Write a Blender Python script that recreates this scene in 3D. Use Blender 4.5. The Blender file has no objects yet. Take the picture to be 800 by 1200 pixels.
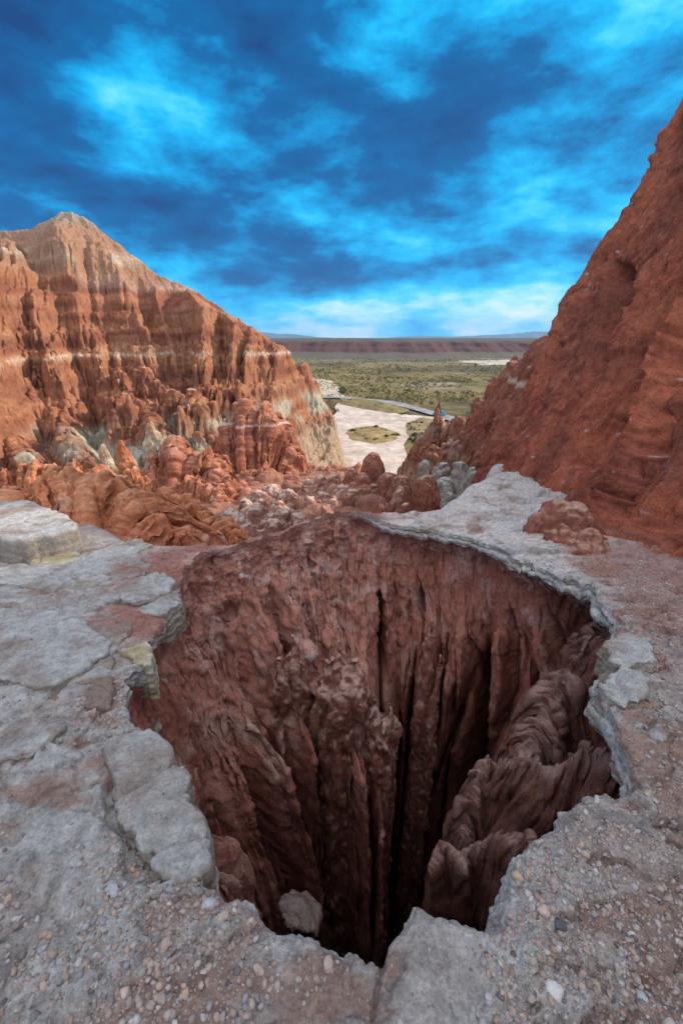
import bpy, bmesh, math, random
import numpy as np
from mathutils import Vector, Matrix
random.seed(7)
rng = np.random.default_rng(11)
scene = bpy.context.scene
COL = scene.collection
CAMZ = 1.7
HAZE = 7e-5
PITCH = math.radians(22.3)
F = 500.0
cP, sP = math.cos(PITCH), math.sin(PITCH)

# ------------------------------------------------------------------ camera maths
def ray(px, row):
    u = (px-400.0)/F; v = (600.0-row)/F
    return np.array([u, v*sP+cP, v*cP-sP])
def at_y(px, row, y):
    d = ray(px, row); t = y/d[1]
    return d*t+np.array([0, 0, CAMZ])
def at_t(px, row, t):
    return ray(px, row)*t+np.array([0, 0, CAMZ])
def at_z(px, row, z):
    d = ray(px, row); t = (z-CAMZ)/d[2]
    return d*t+np.array([0, 0, CAMZ])

# ------------------------------------------------------------------ noise
_perm = np.random.default_rng(3).permutation(256).astype(np.int32)
_perm = np.concatenate([_perm, _perm, _perm])
_a = np.random.default_rng(4).normal(size=(256, 3)); _a /= np.linalg.norm(_a, axis=1)[:, None]
_g3 = _a.astype(np.float32)
_th = np.random.default_rng(5).uniform(0, 2*np.pi, 256)
_g2 = np.stack([np.cos(_th), np.sin(_th)], 1).astype(np.float32)
def _fade(t): return t*t*t*(t*(t*6-15)+10)
def n2(x, y, seed=0):
    x = np.asarray(x, np.float32)+seed*17.13; y = np.asarray(y, np.float32)+seed*9.71
    x, y = np.broadcast_arrays(x, y)
    xi = np.floor(x).astype(np.int32); yi = np.floor(y).astype(np.int32)
    xf = x-xi; yf = y-yi; xi &= 255; yi &= 255
    u = _fade(xf); v = _fade(yf)
    def g(dx, dy):
        h = _perm[_perm[xi+dx]+yi+dy] & 255
        gg = _g2[h]
        return gg[..., 0]*(xf-dx)+gg[..., 1]*(yf-dy)
    a = g(0, 0); a = a+u*(g(1, 0)-a)
    b = g(0, 1); b = b+u*(g(1, 1)-b)
    return (a+v*(b-a))*1.4
def n3(x, y, z, seed=0):
    x = np.asarray(x, np.float32)+seed*17.13; y = np.asarray(y, np.float32)+seed*9.71; z = np.asarray(z, np.float32)+seed*5.37
    x, y, z = np.broadcast_arrays(x, y, z)
    xi = np.floor(x).astype(np.int32); yi = np.floor(y).astype(np.int32); zi = np.floor(z).astype(np.int32)
    xf = x-xi; yf = y-yi; zf = z-zi; xi &= 255; yi &= 255; zi &= 255
    u = _fade(xf); v = _fade(yf); w = _fade(zf)
    def g(dx, dy, dz):
        h = _perm[_perm[_perm[xi+dx]+yi+dy]+zi+dz] & 255
        gg = _g3[h]
        return gg[..., 0]*(xf-dx)+gg[..., 1]*(yf-dy)+gg[..., 2]*(zf-dz)
    def lx(dy, dz):
        a = g(0, dy, dz); return a+u*(g(1, dy, dz)-a)
    a = lx(0, 0); a = a+v*(lx(1, 0)-a)
    b = lx(0, 1); b = b+v*(lx(1, 1)-b)
    return (a+w*(b-a))*1.5
def fbm3(P, f, o=4, seed=0, gain=.5, ridged=False):
    s = 0; a = 1.0; tot = 0
    for i in range(o):
        n = n3(P[..., 0]*f, P[..., 1]*f, P[..., 2]*f, seed+i)
        if ridged: n = 1-2*np.abs(n)
        s = s+a*n; tot += a; a *= gain; f *= 2.03
    return s/tot
def fbm2(x, y, f, o=4, seed=0, gain=.5, ridged=False):
    s = 0; a = 1.0; tot = 0
    for i in range(o):
        n = n2(x*f, y*f, seed+i)
        if ridged: n = 1-2*np.abs(n)
        s = s+a*n; tot += a; a *= gain; f *= 2.03
    return s/tot
def vor2(x, y, cell, seed, jit=.8):
    """distance to the nearest jittered cell point, two hashes of that cell"""
    gx = np.floor(x/cell).astype(np.int64); gy = np.floor(y/cell).astype(np.int64)
    best = np.full(np.shape(x), 1e9); h1 = np.zeros(np.shape(x)); h2 = np.zeros(np.shape(x))
    for i in (-1, 0, 1):
        for j in (-1, 0, 1):
            cx, cy = gx+i, gy+j
            k = (cx*73856093 ^ cy*19349663 ^ (seed*83492791)) & 0xffffffff
            k = (k*2654435761) & 0xffffffff; k ^= k >> 15; k = (k*2246822519) & 0xffffffff; k ^= k >> 13
            a = (k & 1023)/1023.0; b = ((k >> 10) & 1023)/1023.0; c = ((k >> 20) & 1023)/1023.0
            px = (cx+.5+(a-.5)*jit)*cell; py = (cy+.5+(b-.5)*jit)*cell
            d = np.hypot(x-px, y-py); m = d < best
            best = np.where(m, d, best); h1 = np.where(m, c, h1); h2 = np.where(m, a, h2)
    return best, h1, h2
def sm(a, b, x):
    t = np.clip((x-a)/(b-a), 0, 1); return t*t*(3-2*t)
def mix(a, b, m):
    a = np.asarray(a, np.float32); b = np.asarray(b, np.float32); m = np.asarray(m, np.float32)[..., None]
    return a*(1-m)+b*m
def softplus(x, k=.3):
    return k*np.logaddexp(0, x/k)
def smin(a, b, k):
    h = np.clip(.5+.5*(b-a)/k, 0, 1)
    return b+(a-b)*h-k*h*(1-h)
def smax(a, b, k): return -smin(-a, -b, k)
def rgb(*c): return np.array(c, np.float32)

# ------------------------------------------------------------------ object helpers
def mesh_from(name, V, Fc, smooth=True):
    V = np.ascontiguousarray(V, np.float32); Fc = np.ascontiguousarray(Fc, np.int32)
    me = bpy.data.meshes.new(name)
    n = Fc.shape[1]
    me.vertices.add(len(V)); me.vertices.foreach_set('co', V.ravel())
    me.loops.add(Fc.size); me.loops.foreach_set('vertex_index', Fc.ravel())
    me.polygons.add(len(Fc)); me.polygons.foreach_set('loop_start', np.arange(0, Fc.size, n, dtype=np.int32))
    me.polygons.foreach_set('loop_total', np.full(len(Fc), n, np.int32))
    if smooth: me.polygons.foreach_set('use_smooth', np.ones(len(Fc), bool))
    me.update(calc_edges=True)
    return me
def set_col(me, col):
    at = me.color_attributes.new('Col', 'FLOAT_COLOR', 'POINT')
    c = np.ones((len(me.vertices), 4), np.float32); c[:, :3] = np.clip(col, 0, 1)
    at.data.foreach_set('color', c.ravel())
def normals(me):
    a = np.empty(len(me.vertices)*3, np.float32); me.vertices.foreach_get('normal', a); return a.reshape(-1, 3)
def coords(me):
    a = np.empty(len(me.vertices)*3, np.float32); me.vertices.foreach_get('co', a); return a.reshape(-1, 3)
def put(name, me, mat, origin=None, parent=None):
    if origin is not None:
        me.transform(Matrix.Translation([-float(c) for c in origin]))
    o = bpy.data.objects.new(name, me); COL.objects.link(o)
    if origin is not None: o.location = [float(c) for c in origin]
    if mat is not None and not me.materials: me.materials.append(mat)
    if parent is not None: o.parent = parent
    return o
def struct(o): o['kind'] = 'structure'; return o
def tag(o, label, cat, group=None, kind=None):
    o['label'] = label; o['category'] = cat
    if group: o['group'] = group
    if kind: o['kind'] = kind
    return o
def grid_faces(nu, nv, wrap=False):
    i = np.arange(nu if wrap else nu-1); j = np.arange(nv-1)
    I, J = np.meshgrid(i, j, indexing='ij'); I2 = (I+1) % nu
    return np.stack([I*nv+J, I2*nv+J, I2*nv+J+1, I*nv+J+1], -1).reshape(-1, 4)
def compact(V, Fc, *attrs):
    used = np.zeros(len(V), bool); used[Fc.ravel()] = True
    m = np.cumsum(used)-1
    return (V[used], m[Fc])+tuple(a[used] for a in attrs)

# ------------------------------------------------------------------ materials
def rock_mat(name, scale=6.0, bump=.02, vary=.35, pebble=0.0, pscale=40.0, rough=.93):
    m = bpy.data.materials.new(name); m.use_nodes = True
    nt = m.node_tree; N = nt.nodes; Lk = nt.links
    bs = N['Principled BSDF']; bs.inputs['Roughness'].default_value = rough
    bs.inputs['Specular IOR Level'].default_value = .2
    at = N.new('ShaderNodeAttribute'); at.attribute_name = 'Col'
    geo = N.new('ShaderNodeNewGeometry')
    n1 = N.new('ShaderNodeTexNoise'); n1.inputs['Scale'].default_value = scale; n1.inputs['Detail'].default_value = 9; n1.inputs['Roughness'].default_value = .68
    Lk.new(geo.outputs['Position'], n1.inputs['Vector'])
    mr = N.new('ShaderNodeMapRange'); mr.inputs['From Min'].default_value = .25; mr.inputs['From Max'].default_value = .75
    mr.inputs['To Min'].default_value = 1-vary; mr.inputs['To Max'].default_value = 1+vary
    Lk.new(n1.outputs['Fac'], mr.inputs['Value'])
    mul = N.new('ShaderNodeVectorMath'); mul.operation = 'MULTIPLY'
    Lk.new(at.outputs['Color'], mul.inputs[0]); Lk.new(mr.outputs['Result'], mul.inputs[1])
    last = mul.outputs[0]
    nf = N.new('ShaderNodeTexNoise'); nf.inputs['Scale'].default_value = scale*4.7; nf.inputs['Detail'].default_value = 6; nf.inputs['Roughness'].default_value = .7
    Lk.new(geo.outputs['Position'], nf.inputs['Vector'])
    mf = N.new('ShaderNodeMapRange'); mf.inputs['From Min'].default_value = .3; mf.inputs['From Max'].default_value = .7
    mf.inputs['To Min'].default_value = 1-vary*.7; mf.inputs['To Max'].default_value = 1+vary*.7
    Lk.new(nf.outputs['Fac'], mf.inputs['Value'])
    ml2 = N.new('ShaderNodeVectorMath'); ml2.operation = 'MULTIPLY'; Lk.new(last, ml2.inputs[0]); Lk.new(mf.outputs['Result'], ml2.inputs[1]); last = ml2.outputs[0]
    b1 = N.new('ShaderNodeBump'); b1.inputs['Distance'].default_value = bump; b1.inputs['Strength'].default_value = .9
    Lk.new(n1.outputs['Fac'], b1.inputs['Height'])
    bf = N.new('ShaderNodeBump'); bf.inputs['Distance'].default_value = bump*.45; bf.inputs['Strength'].default_value = .9
    Lk.new(nf.outputs['Fac'], bf.inputs['Height']); Lk.new(b1.outputs['Normal'], bf.inputs['Normal'])
    nrm = bf.outputs['Normal']
    if pebble > 0:
        vo = N.new('ShaderNodeTexVoronoi'); vo.inputs['Scale'].default_value = pscale
        Lk.new(geo.outputs['Position'], vo.inputs['Vector'])
        hs = N.new('ShaderNodeMapRange'); hs.inputs['From Min'].default_value = 0; hs.inputs['From Max'].default_value = .55
        hs.inputs['To Min'].default_value = 1; hs.inputs['To Max'].default_value = 0
        Lk.new(vo.outputs['Distance'], hs.inputs['Value'])
        b2 = N.new('ShaderNodeBump'); b2.inputs['Distance'].default_value = pebble; b2.inputs['Strength'].default_value = .8
        Lk.new(hs.outputs['Result'], b2.inputs['Height']); Lk.new(nrm, b2.inputs['Normal'])
        nrm = b2.outputs['Normal']
        # stones set in the rock carry their own tint
        hsv = N.new('ShaderNodeSeparateColor'); Lk.new(vo.outputs['Color'], hsv.inputs[0])
        m2 = N.new('ShaderNodeMapRange'); m2.inputs['To Min'].default_value = .62; m2.inputs['To Max'].default_value = 1.35
        Lk.new(hsv.outputs[0], m2.inputs['Value'])
        mu2 = N.new('ShaderNodeVectorMath'); mu2.operation = 'MULTIPLY'
        Lk.new(last, mu2.inputs[0]); Lk.new(m2.outputs['Result'], mu2.inputs[1])
        last = mu2.outputs[0]
    Lk.new(last, bs.inputs['Base Color']); Lk.new(nrm, bs.inputs['Normal'])
    return m
def flat_mat(name, c, rough=.9, metal=0, spec=.3):
    m = bpy.data.materials.new(name); m.use_nodes = True
    nt = m.node_tree; bs = nt.nodes['Principled BSDF']
    nz = nt.nodes.new('ShaderNodeTexNoise'); nz.inputs['Scale'].default_value = 3; nz.inputs['Detail'].default_value = 6
    mx = nt.nodes.new('ShaderNodeMix'); mx.data_type = 'RGBA'
    mx.inputs[6].default_value = (*[v*.88 for v in c], 1); mx.inputs[7].default_value = (*[min(1, v*1.1) for v in c], 1)
    nt.links.new(nz.outputs['Fac'], mx.inputs[0]); nt.links.new(mx.outputs[2], bs.inputs['Base Color'])
    bs.inputs['Roughness'].default_value = rough; bs.inputs['Metallic'].default_value = metal; bs.inputs['Specular IOR Level'].default_value = spec
    return m
M_GROUND = rock_mat('conglomerate', 18, .024, .46)
M_SLAB = rock_mat('slab_rock', 18, .028, .42)
M_WALL = rock_mat('red_earth', 14, .035, .46)
M_HILL = rock_mat('red_mud_slope', 9, .028, .46)
M_FAR = rock_mat('badland_clay', 2.2, .14, .42)
M_PLAIN = rock_mat('plain_soil', .12, .1, .35)
M_STONE = rock_mat('stone', 60, .003, .25)
M_PLANT = rock_mat('scrub_leaf', 2, .0, .3)

# palette (albedos)
PALE = rgb(.425, .405, .395); PALEW = rgb(.52, .50, .485); DIRT = rgb(.285, .20, .168); RED = rgb(.30, .105, .072)
REDD = rgb(.22, .075, .052); ORANGE = rgb(.44, .19, .10); PINK = rgb(.50, .30, .25); SAND = rgb(.62, .51, .45)
GREEN = rgb(.40, .39, .31); YEL = rgb(.46, .38, .24)

# ------------------------------------------------------------------ near ground
_bx = [-9, -6, -4.2, -3.0, -2.2, -1.2, -.5, .45, 1.35, 2.0, 2.9, 3.6, 5, 9]
_by = [4.6, 4.9, 5.0, 4.7, 4.0, 4.05, 4.6, 5.1, 5.4, 6.4, 7.9, 9.8, 14, 16]
def zg(x, y):
    x = np.asarray(x, float); y = np.asarray(y, float)
    z = -.10*np.maximum(0, y-1.0)
    mound = .13*np.exp(-((x+.05)/.75)**2-((y-4.75)/.55)**2)
    drop = 1.25*softplus(y-np.interp(x, _bx, _by)-.1, .12)
    return z+mound-drop
def on_ground(px, row, lift=0):
    d = ray(px, row); t = 1.0
    for _ in range(80):
        p = d*t+np.array([0, 0, CAMZ])
        g = -.10*max(0, p[1]-1.0)+lift
        t += (g-p[2])/d[2]*.9
    return d*t+np.array([0, 0, CAMZ])

RIM = [(232,648),(212,672),(205,705),(188,728),(172,752),(172,778),(150,795),(150,845),(190,870),(212,905),(225,942),
 (240,965),(241,1015),(228,1035),(262,1052),(290,1060),(300,1076),(345,1090),(395,1108),(447,1133),(458,1112),(490,1072),
 (525,1078),(575,1082),(592,1050),(612,1010),(640,958),(680,936),(735,930),(742,905),(722,860),(715,835),(700,808),(712,775),
 (735,765),(722,735),(692,690),(660,680),(620,657),(570,635),(520,622),(450,612),(400,609),(340,622),(280,640)]
CAP = [0,.1,.5,.4,.4,.4,.1,.3,1,1,1,1,1,1,1,1,1,1,1,1,1,1,1,1,1,1,1,1,1,1,1,1,1,1,1,1,1,1,1,1,1,.8,0,0,0]
HC = np.array([.35, 2.6])
_rp = np.array([on_ground(*p)[:2] for p in RIM])-HC
_ra = np.arctan2(_rp[:, 1], _rp[:, 0]); _rr = np.hypot(_rp[:, 0], _rp[:, 1])
_o = np.argsort(_ra); _ra = _ra[_o]; _rr = _rr[_o]; _rc = np.array(CAP, float)[_o]
def per(th, vals):
    return np.interp(th, np.concatenate([_ra-2*np.pi, _ra, _ra+2*np.pi]), np.concatenate([vals]*3))
def ang_of(px, row):
    p = on_ground(px, row)[:2]-HC; return math.atan2(p[1], p[0])
def angwin(th, a0, a1, soft):     # window from a0 to a1 counter-clockwise
    a1 = a1 if a1 > a0 else a1+2*np.pi
    c = (a0+a1)/2; h = (a1-a0)/2
    d = np.abs((th-c+np.pi) % (2*np.pi)-np.pi)
    return 1-sm(h-soft, h+soft, d)

# theta samples, denser towards the camera
_q = np.linspace(-np.pi, np.pi, 4001)
_w = 1+1.3*np.exp(-((_q+np.pi/2)/.9)**2)+.6*np.exp(-((np.abs(_q)-0)/.7)**2)
_cw = np.cumsum(_w); _cw = (_cw-_cw[0])/(_cw[-1]-_cw[0])
NT = 2400
TH = np.interp(np.arange(NT)/NT, _cw, _q)
cT, sT = np.cos(TH), np.sin(TH)
capT = per(TH, _rc)
R0 = per(TH, _rr)
k = np.ones(9)/9; R0 = np.convolve(np.concatenate([R0[-8:], R0, R0[:8]]), k, 'same')[8:-8]
def circ(f, seed, R=1.8): return n2(cT*R*f, sT*R*f, seed)
R0 = R0+capT*(.035*circ(2.2, 1)+.035*circ(5, 2)+.018*circ(12, 3)+.010*circ(28, 4)+.006*circ(60, 5))+(1-capT)*(.06*circ(4, 6)+.04*circ(11, 7)+.02*circ(30, 8))

def crust(x, y): return fbm2(x, y, 1.3, 5, 21)+.45*fbm2(x*1.0, y*2.0, 5, 4, 22)
def ground_cols(P, Nn):
    x, y = P[:, 0], P[:, 1]
    pale = crust(x, y)
    c = mix(DIRT*rgb(1.08, 1.05, 1.05), PALE, sm(-.22, .10, pale+.14*sm(.3, -.6, x)))
    c = mix(c, PALEW*.95, sm(.25, .6, pale)*.5)
    # brown gravelly band on the lower right and on the lower left
    br = sm(.0, .5, fbm2(x, y, .9, 4, 25)+.35*sm(.5, 1.6, x)*sm(1.8, .6, y)+.25*sm(-.4, -1.0, x)*sm(1.4, .5, y))
    c = mix(c, DIRT*.95, br*.6)
    # red earth beyond the hole and under the slope
    far = angmask(x, y)
    rn = fbm2(x, y, 2.0, 4, 23)
    c = mix(c, mix(RED, PINK, sm(-.1, .5, rn)), far*(.85+.15*rn))
    rs = sm(-.25, .25, (x-(2.05+.22*(y-3)))-.35*rn)*sm(1.6, 2.6, y)*sm(4.6, 3.9, y)
    c = mix(c, mix(RED, DIRT, .4), rs*.7)
    # the ledge is pale
    led = sm(.3, .7, x)*sm(3.0, 3.6, y-.0)*sm(.6, 0, np.abs(0*x))
    c = mix(c, rgb(.56, .50, .48), led*sm(-.35, .1, fbm2(x, y, 2.5, 4, 24))*(1-rs)*.8)
    # orange earth at the back left
    oe = sm(4.2, 4.9, y)*sm(-.8, -1.4, x)
    c = mix(c, ORANGE*.85, oe*sm(-.2, .2, rn+.1))
    return c
A_F0, A_F1 = ang_of(462, 612), ang_of(178, 742)
def angmask(x, y):
    th = np.arctan2(y-HC[1], x-HC[0])
    th = th+.12*n2(x*2, y*2, 31)
    r = np.hypot(x-HC[0], y-HC[1])
    rim = per(th, _rr)
    return angwin(th, A_F0-.02, A_F1, .08)*sm(.75+.0*r, .25, (r-rim)/(1+.0*r)*1.0+.25*n2(x*3, y*3, 33))

# outer ground
NO = 430
tt = np.linspace(0, 1, NO)
off = .0035*(np.exp(tt*7.9)-1)/1.0           # 0 .. ~9.5 m
off = off*(9.0/off[-1])
rr = R0[:, None]+off[None, :]
X = HC[0]+cT[:, None]*rr; Y = HC[1]+sT[:, None]*rr
Z = zg(X, Y)
led = (sm(.3, .7, X)*sm(2.6, 3.2, Y))
lump = .05*fbm2(X, Y, .8, 3, 41)+.028*fbm2(X, Y, 3.2, 5, 42)
# bedding plates on the left and the right: terraces in a slow noise field
ter = fbm2(X*.8, Y*1.2, .9, 4, 43)*3.2
stp = np.floor(ter)+sm(.86, 1.0, ter-np.floor(ter))
plates = .05*stp*capT[:, None]**1
edge = np.exp(-off/.03)[None, :]*.02*capT[:, None]+np.exp(-off/.010)[None, :]*.012*capT[:, None]
far_m = angmask(X, Y)
rough = far_m*(.05*fbm2(X, Y, 3.2, 5, 44, .6)+.03*np.abs(n2(X*8, Y*8, 45)))
Z = Z+lump+plates-edge+rough+(.022*sm(-.12, -.02, crust(X, Y))-.022*np.exp(-(n2(X*.9+.3*n2(X*3, Y*3, 47), Y*.9, 46)/.022)**2)-.012*np.exp(-(n2(X*2.3+.2*n2(X*5, Y*5, 49), Y*2.3, 48)/.03)**2))*(1-far_m)
G_RIMZ = Z[:, 0].copy()
# lip: three worn layers
NLIP = 60
tl = np.linspace(0, 1, NLIP)
thick = .06+(.16-.06*angwin(TH, ang_of(692, 690), ang_of(450, 612), .1))*capT+.05*capT*circ(1.3, 51)+.0
lip_r = np.zeros((NT, NLIP)); lip_z = np.zeros((NT, NLIP))
for j, t in enumerate(tl):
    d = t*thick
    lay = min(2, int(t*3)); ft = t*3-lay
    lob = .045*(circ(3.1+lay, 60+lay)+.5*circ(9, 63+lay)+.25*circ(24, 66+lay))
    rnd = -.022*(1-math.sqrt(max(0, 1-(2*ft-1)**2)))*1.0
    w = math.sin(min(1, t*6)*math.pi/2)
    inn = w*(-lob*.8-[.0, .018, -.02][lay])-rnd*w
    lip_r[:, j] = R0+capT*inn+capT*.10*max(0, t-.8)/.2
    lip_z[:, j] = G_RIMZ-d
lx = HC[0]+cT[:, None]*lip_r; ly = HC[1]+sT[:, None]*lip_r
V = np.concatenate([np.stack([X, Y, Z], -1)[:, ::-1, :], np.stack([lx, ly, lip_z], -1)[:, 1:, :]], 1)
# 3D roughness
Vf = V.reshape(-1, 3)
NV = V.shape[1]
me = mesh_from('ground', Vf, grid_faces(NT, NV, True)[:, ::-1])
Nn = normals(me)
dist = np.hypot(Vf[:, 0], Vf[:, 1])
cap_v = np.repeat(capT, NV)
near = sm(8, 3, dist)
disp = near*(.010*fbm3(Vf, 9, 4, 71, .6)+.006*fbm3(Vf, 34, 2, 75, .6))
pit = fbm3(Vf, 14, 3, 78)
disp = disp-near*.012*sm(.12, .45, pit)
Vf = Vf+Nn*disp[:, None]
Vg = Vf.reshape(NT, NV, 3)
RIMB = Vg[:, -1, :].copy()
gc = ground_cols(Vf, Nn)
lipm = np.zeros((NT, NV)); lipm[:, NO:] = 1
lipc = mix(PALEW*.95, YEL, sm(-.1, .4, fbm3(Vf, 2.2, 3, 81))*.6)
lipc = mix(lipc, DIRT, sm(0, .4, fbm3(Vf*np.array([1, 1, 6]), 3, 4, 82)))
gc = mix(gc, lipc, lipm.ravel()*cap_v)
me = mesh_from('ground', Vf, grid_faces(NT, NV, True)[:, ::-1]); set_col(me, gc)
struct(put('ground', me, M_GROUND))

# ------------------------------------------------------------------ sinkhole walls
ND = 430; DEPTH = 15.0
td = np.linspace(0, 1, ND); dd = DEPTH*td**1.75
D = np.repeat(dd[None, :], NT, 0)
rb = np.hypot(RIMB[:, 0]-HC[0], RIMB[:, 1]-HC[1])
sl = angwin(TH, ang_of(470, 612), ang_of(200, 700), .30)
sl2 = angwin(TH, ang_of(205, 690), ang_of(170, 860), .25)
slA = sl*(1+.15*circ(1.1, 91))
cave = angwin(TH, ang_of(735, 850), ang_of(648, 668), .18)
ovr = np.clip(capT, 0, 1)
nearw = angwin(TH, -np.pi/2-.9, -np.pi/2+.9, .4)
S = slA[:, None]*(.50*sm(0, 1.35, D)+.12*sm(1.2, 3.0, D))+sl2[:, None]*(.30*sm(0, .9, D)+.2*sm(.8, 3, D))+.6*nearw[:, None]*sm(.15, 1.3, D)
SHY = .65*sm(.0, 1.5, D)
S = S-ovr[:, None]*(1-.8*sl[:, None])*(.16*sm(0, .25, D)+.18*sm(.2, 1.2, D))-cave[:, None]*1.9*sm(.02, .8, D)*sm(11, 5, D)
S = S+.052*D
arc = TH*1.9
ax, ay = cT*1.9, sT*1.9
def fl(f, fz, seed, warp=.0):
    return n3((ax[:, None]+warp*0)*f, ay[:, None]*f, D*fz, seed)
w1 = .25*fl(1.2, .5, 95)
big = np.abs(n3((ax[:, None])*1.25+w1, ay[:, None]*1.25+w1, D*.10, 96))
mid = np.abs(n3(ax[:, None]*3.4+w1*2, ay[:, None]*3.4, D*.22, 97))
fin = np.abs(n3(ax[:, None]*9+w1*3, ay[:, None]*9, D*.5, 98))
on = sm(.05, 1.0, D)
colx = (TH*1.9)[:, None]/.36+.45*n3(ax[:, None]*1.3, ay[:, None]*1.3, D*.35, 84)+.18*n3(ax[:, None]*4, ay[:, None]*4, D*.8, 85)
colk = np.floor(colx); cu_ = colx-colk
hsh = lambda k, sd: np.modf(np.abs(np.sin(k*12.9898+sd*78.233)*43758.5453))[0]
ctop = .35+2.4*hsh(colk, 1)**1.3; cb = .05+.34*hsh(colk, 2)**1.5
S = S+(.35+.65*sl[:, None])*cb*np.sqrt(np.clip(1-(2*cu_-1)**4, 0, 1))*sm(-.05, .22, D-ctop-.35*(2*cu_-1)**2)
ck1 = n3(ax[:, None]*2.1+w1*1.5, ay[:, None]*2.1, D*.10, 88); ck2 = n3(ax[:, None]*5.2+w1*2.5, ay[:, None]*5.2, D*.25, 89)
S = S-on*(.50*np.exp(-(ck1/.055)**2)*sm(.2, 1.0, D)+.09*np.exp(-(ck2/.07)**2))
S = S+on*(.62*(big-.25)+.20*(mid-.25)+.12*(fin-.2))
# buttresses on the far wall: (px,row of the top, bulge, half width)
def far_pt(px, row, y):
    p = at_y(px, row, y); return math.atan2(p[1]-HC[1]+.6, p[0]-HC[0]), -p[2]-.42
for (px, row, y, bul, wd) in [(396,750,3.85,.75,.22),(444,812,3.55,.75,.11),(505,722,4.15,.42,.05),(345,745,4.05,.40,.09),(372,700,4.2,.32,.08),
                             (300,690,4.0,.36,.10),(560,705,4.2,.24,.08),(255,720,3.7,.34,.09),(425,700,4.3,.3,.07),(525,760,4.0,.26,.05),(620,720,4.0,.2,.10),(230,800,3.2,.3,.10),(290,770,3.6,.3,.07)]:
    a, d0 = far_pt(px, row, y)
    da = (TH-a+np.pi) % (2*np.pi)-np.pi
    prof = np.exp(-np.abs(da/wd)**2.6)[:, None]
    d1 = d0+.55*np.abs(da/wd)[:, None]**2*.5
    S = S+bul*prof*sm(-.10, .16, D-d1)*sm(14, 8, D)-.55*np.exp(-((np.abs(da/wd)-1.32)/.20)**2)[:, None]*sm(-.2, .35, D-d1)*sm(14, 8, D)
rw = np.maximum(.12, rb[:, None]-S)
wx = HC[0]+cT[:, None]*rw; wy = HC[1]+sT[:, None]*rw-SHY-.015*D
wz = RIMB[:, 2][:, None]-D
rw = np.maximum(.10, rw)
# join exactly to the lip
jn = sm(0, .12, D)
wx = RIMB[:, 0][:, None]*(1-jn)+wx*jn; wy = RIMB[:, 1][:, None]*(1-jn)+wy*jn
Wv = np.stack([wx, wy, wz], -1).reshape(-1, 3)
Fw = grid_faces(NT, ND, True)[:, ::-1]
me = mesh_from('sinkhole', Wv, Fw); Nn = normals(me)
Df = D.ravel(); slf = np.repeat(sl, ND)
amp = sm(0, .1, Df)
crumb = fbm3(Wv, 5, 5, 101, .58)
vst = fbm3(Wv*np.array([1, 1, .22]), 7, 4, 106, .6)
topm = slf*sm(2.2, .6, Df)+.15
lmp = np.maximum(0, fbm3(Wv, 2.6, 3, 117)-.02)
dsp = amp*(.30*lmp*slf*sm(2.0, .5, Df)+.15*crumb*topm+.035*np.abs(fbm3(Wv, 11, 3, 111))*topm+.09*vst*(1-.5*topm)+.018*fbm3(Wv, 24, 3, 114, .6))
Wv2 = Wv+Nn*dsp[:, None]
n_z = fbm3(Wv, 1.3, 4, 121)
c = mix(rgb(.40, .155, .115), rgb(.28, .10, .072), sm(-.2, .4, n_z))
c = mix(c, rgb(.30, .145, .115), sm(1.5, 4, Df)*.6)
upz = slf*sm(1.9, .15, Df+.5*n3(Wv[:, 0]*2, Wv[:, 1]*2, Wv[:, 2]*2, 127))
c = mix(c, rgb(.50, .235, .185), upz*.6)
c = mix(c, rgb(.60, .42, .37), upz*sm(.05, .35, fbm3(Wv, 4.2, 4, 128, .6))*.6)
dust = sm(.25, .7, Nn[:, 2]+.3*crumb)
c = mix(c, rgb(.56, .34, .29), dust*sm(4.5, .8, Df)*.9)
pk = sm(.05, .35, fbm3(Wv, 3.1, 4, 125))*sm(3.2, .6, Df)
c = mix(c, rgb(.54, .33, .29), pk*.6)
head = sm(-.15, .05, D-ctop)*sm(.55, .12, D-ctop)*np.clip(cb/.25, 0, 1)*(.3+.7*sl[:, None])
c = mix(c, rgb(.52, .34, .29), head.ravel()*.7*sm(-.25, .2, fbm3(Wv, 4, 3, 129)))
lime = sm(.34, .46, fbm3(Wv, 6.5, 4, 131))*sm(2.2, .2, Df)
c = mix(c, PALEW, lime*.8)
for zb in (-1.9, -2.6, -3.4):
    ln = np.exp(-((Wv[:, 2]-zb-.10*n3(Wv[:, 0], Wv[:, 1], 0*Wv[:, 0], 140))/.018)**2)
    c = mix(c, rgb(.46, .30, .25), ln*.55*sm(-.1, .25, n3(Wv[:, 0]*3, Wv[:, 1]*3, Wv[:, 2], 141)))
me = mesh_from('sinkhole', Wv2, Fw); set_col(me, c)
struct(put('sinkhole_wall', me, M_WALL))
# floor of the shaft
fl_c = np.array([HC[0], HC[1]-.3, -DEPTH-.3])
ang = np.linspace(0, 2*np.pi, 97)[:-1]
fr = np.linspace(.01, 3.2, 40)
fv = np.stack([HC[0]+np.cos(ang)[:, None]*fr, HC[1]-.9+np.sin(ang)[:, None]*fr, np.full((96, 40), -DEPTH+.2)], -1).reshape(-1, 3)
fv[:, 2] += .25*fbm3(fv, 1.5, 4, 151)
me = mesh_from('sinkhole_floor', fv, grid_faces(96, 40, True)); set_col(me, mix(RED, REDD, sm(-.3, .3, fbm3(fv, 2, 3, 152))))
struct(put('sinkhole_floor', me, M_WALL))

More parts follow.
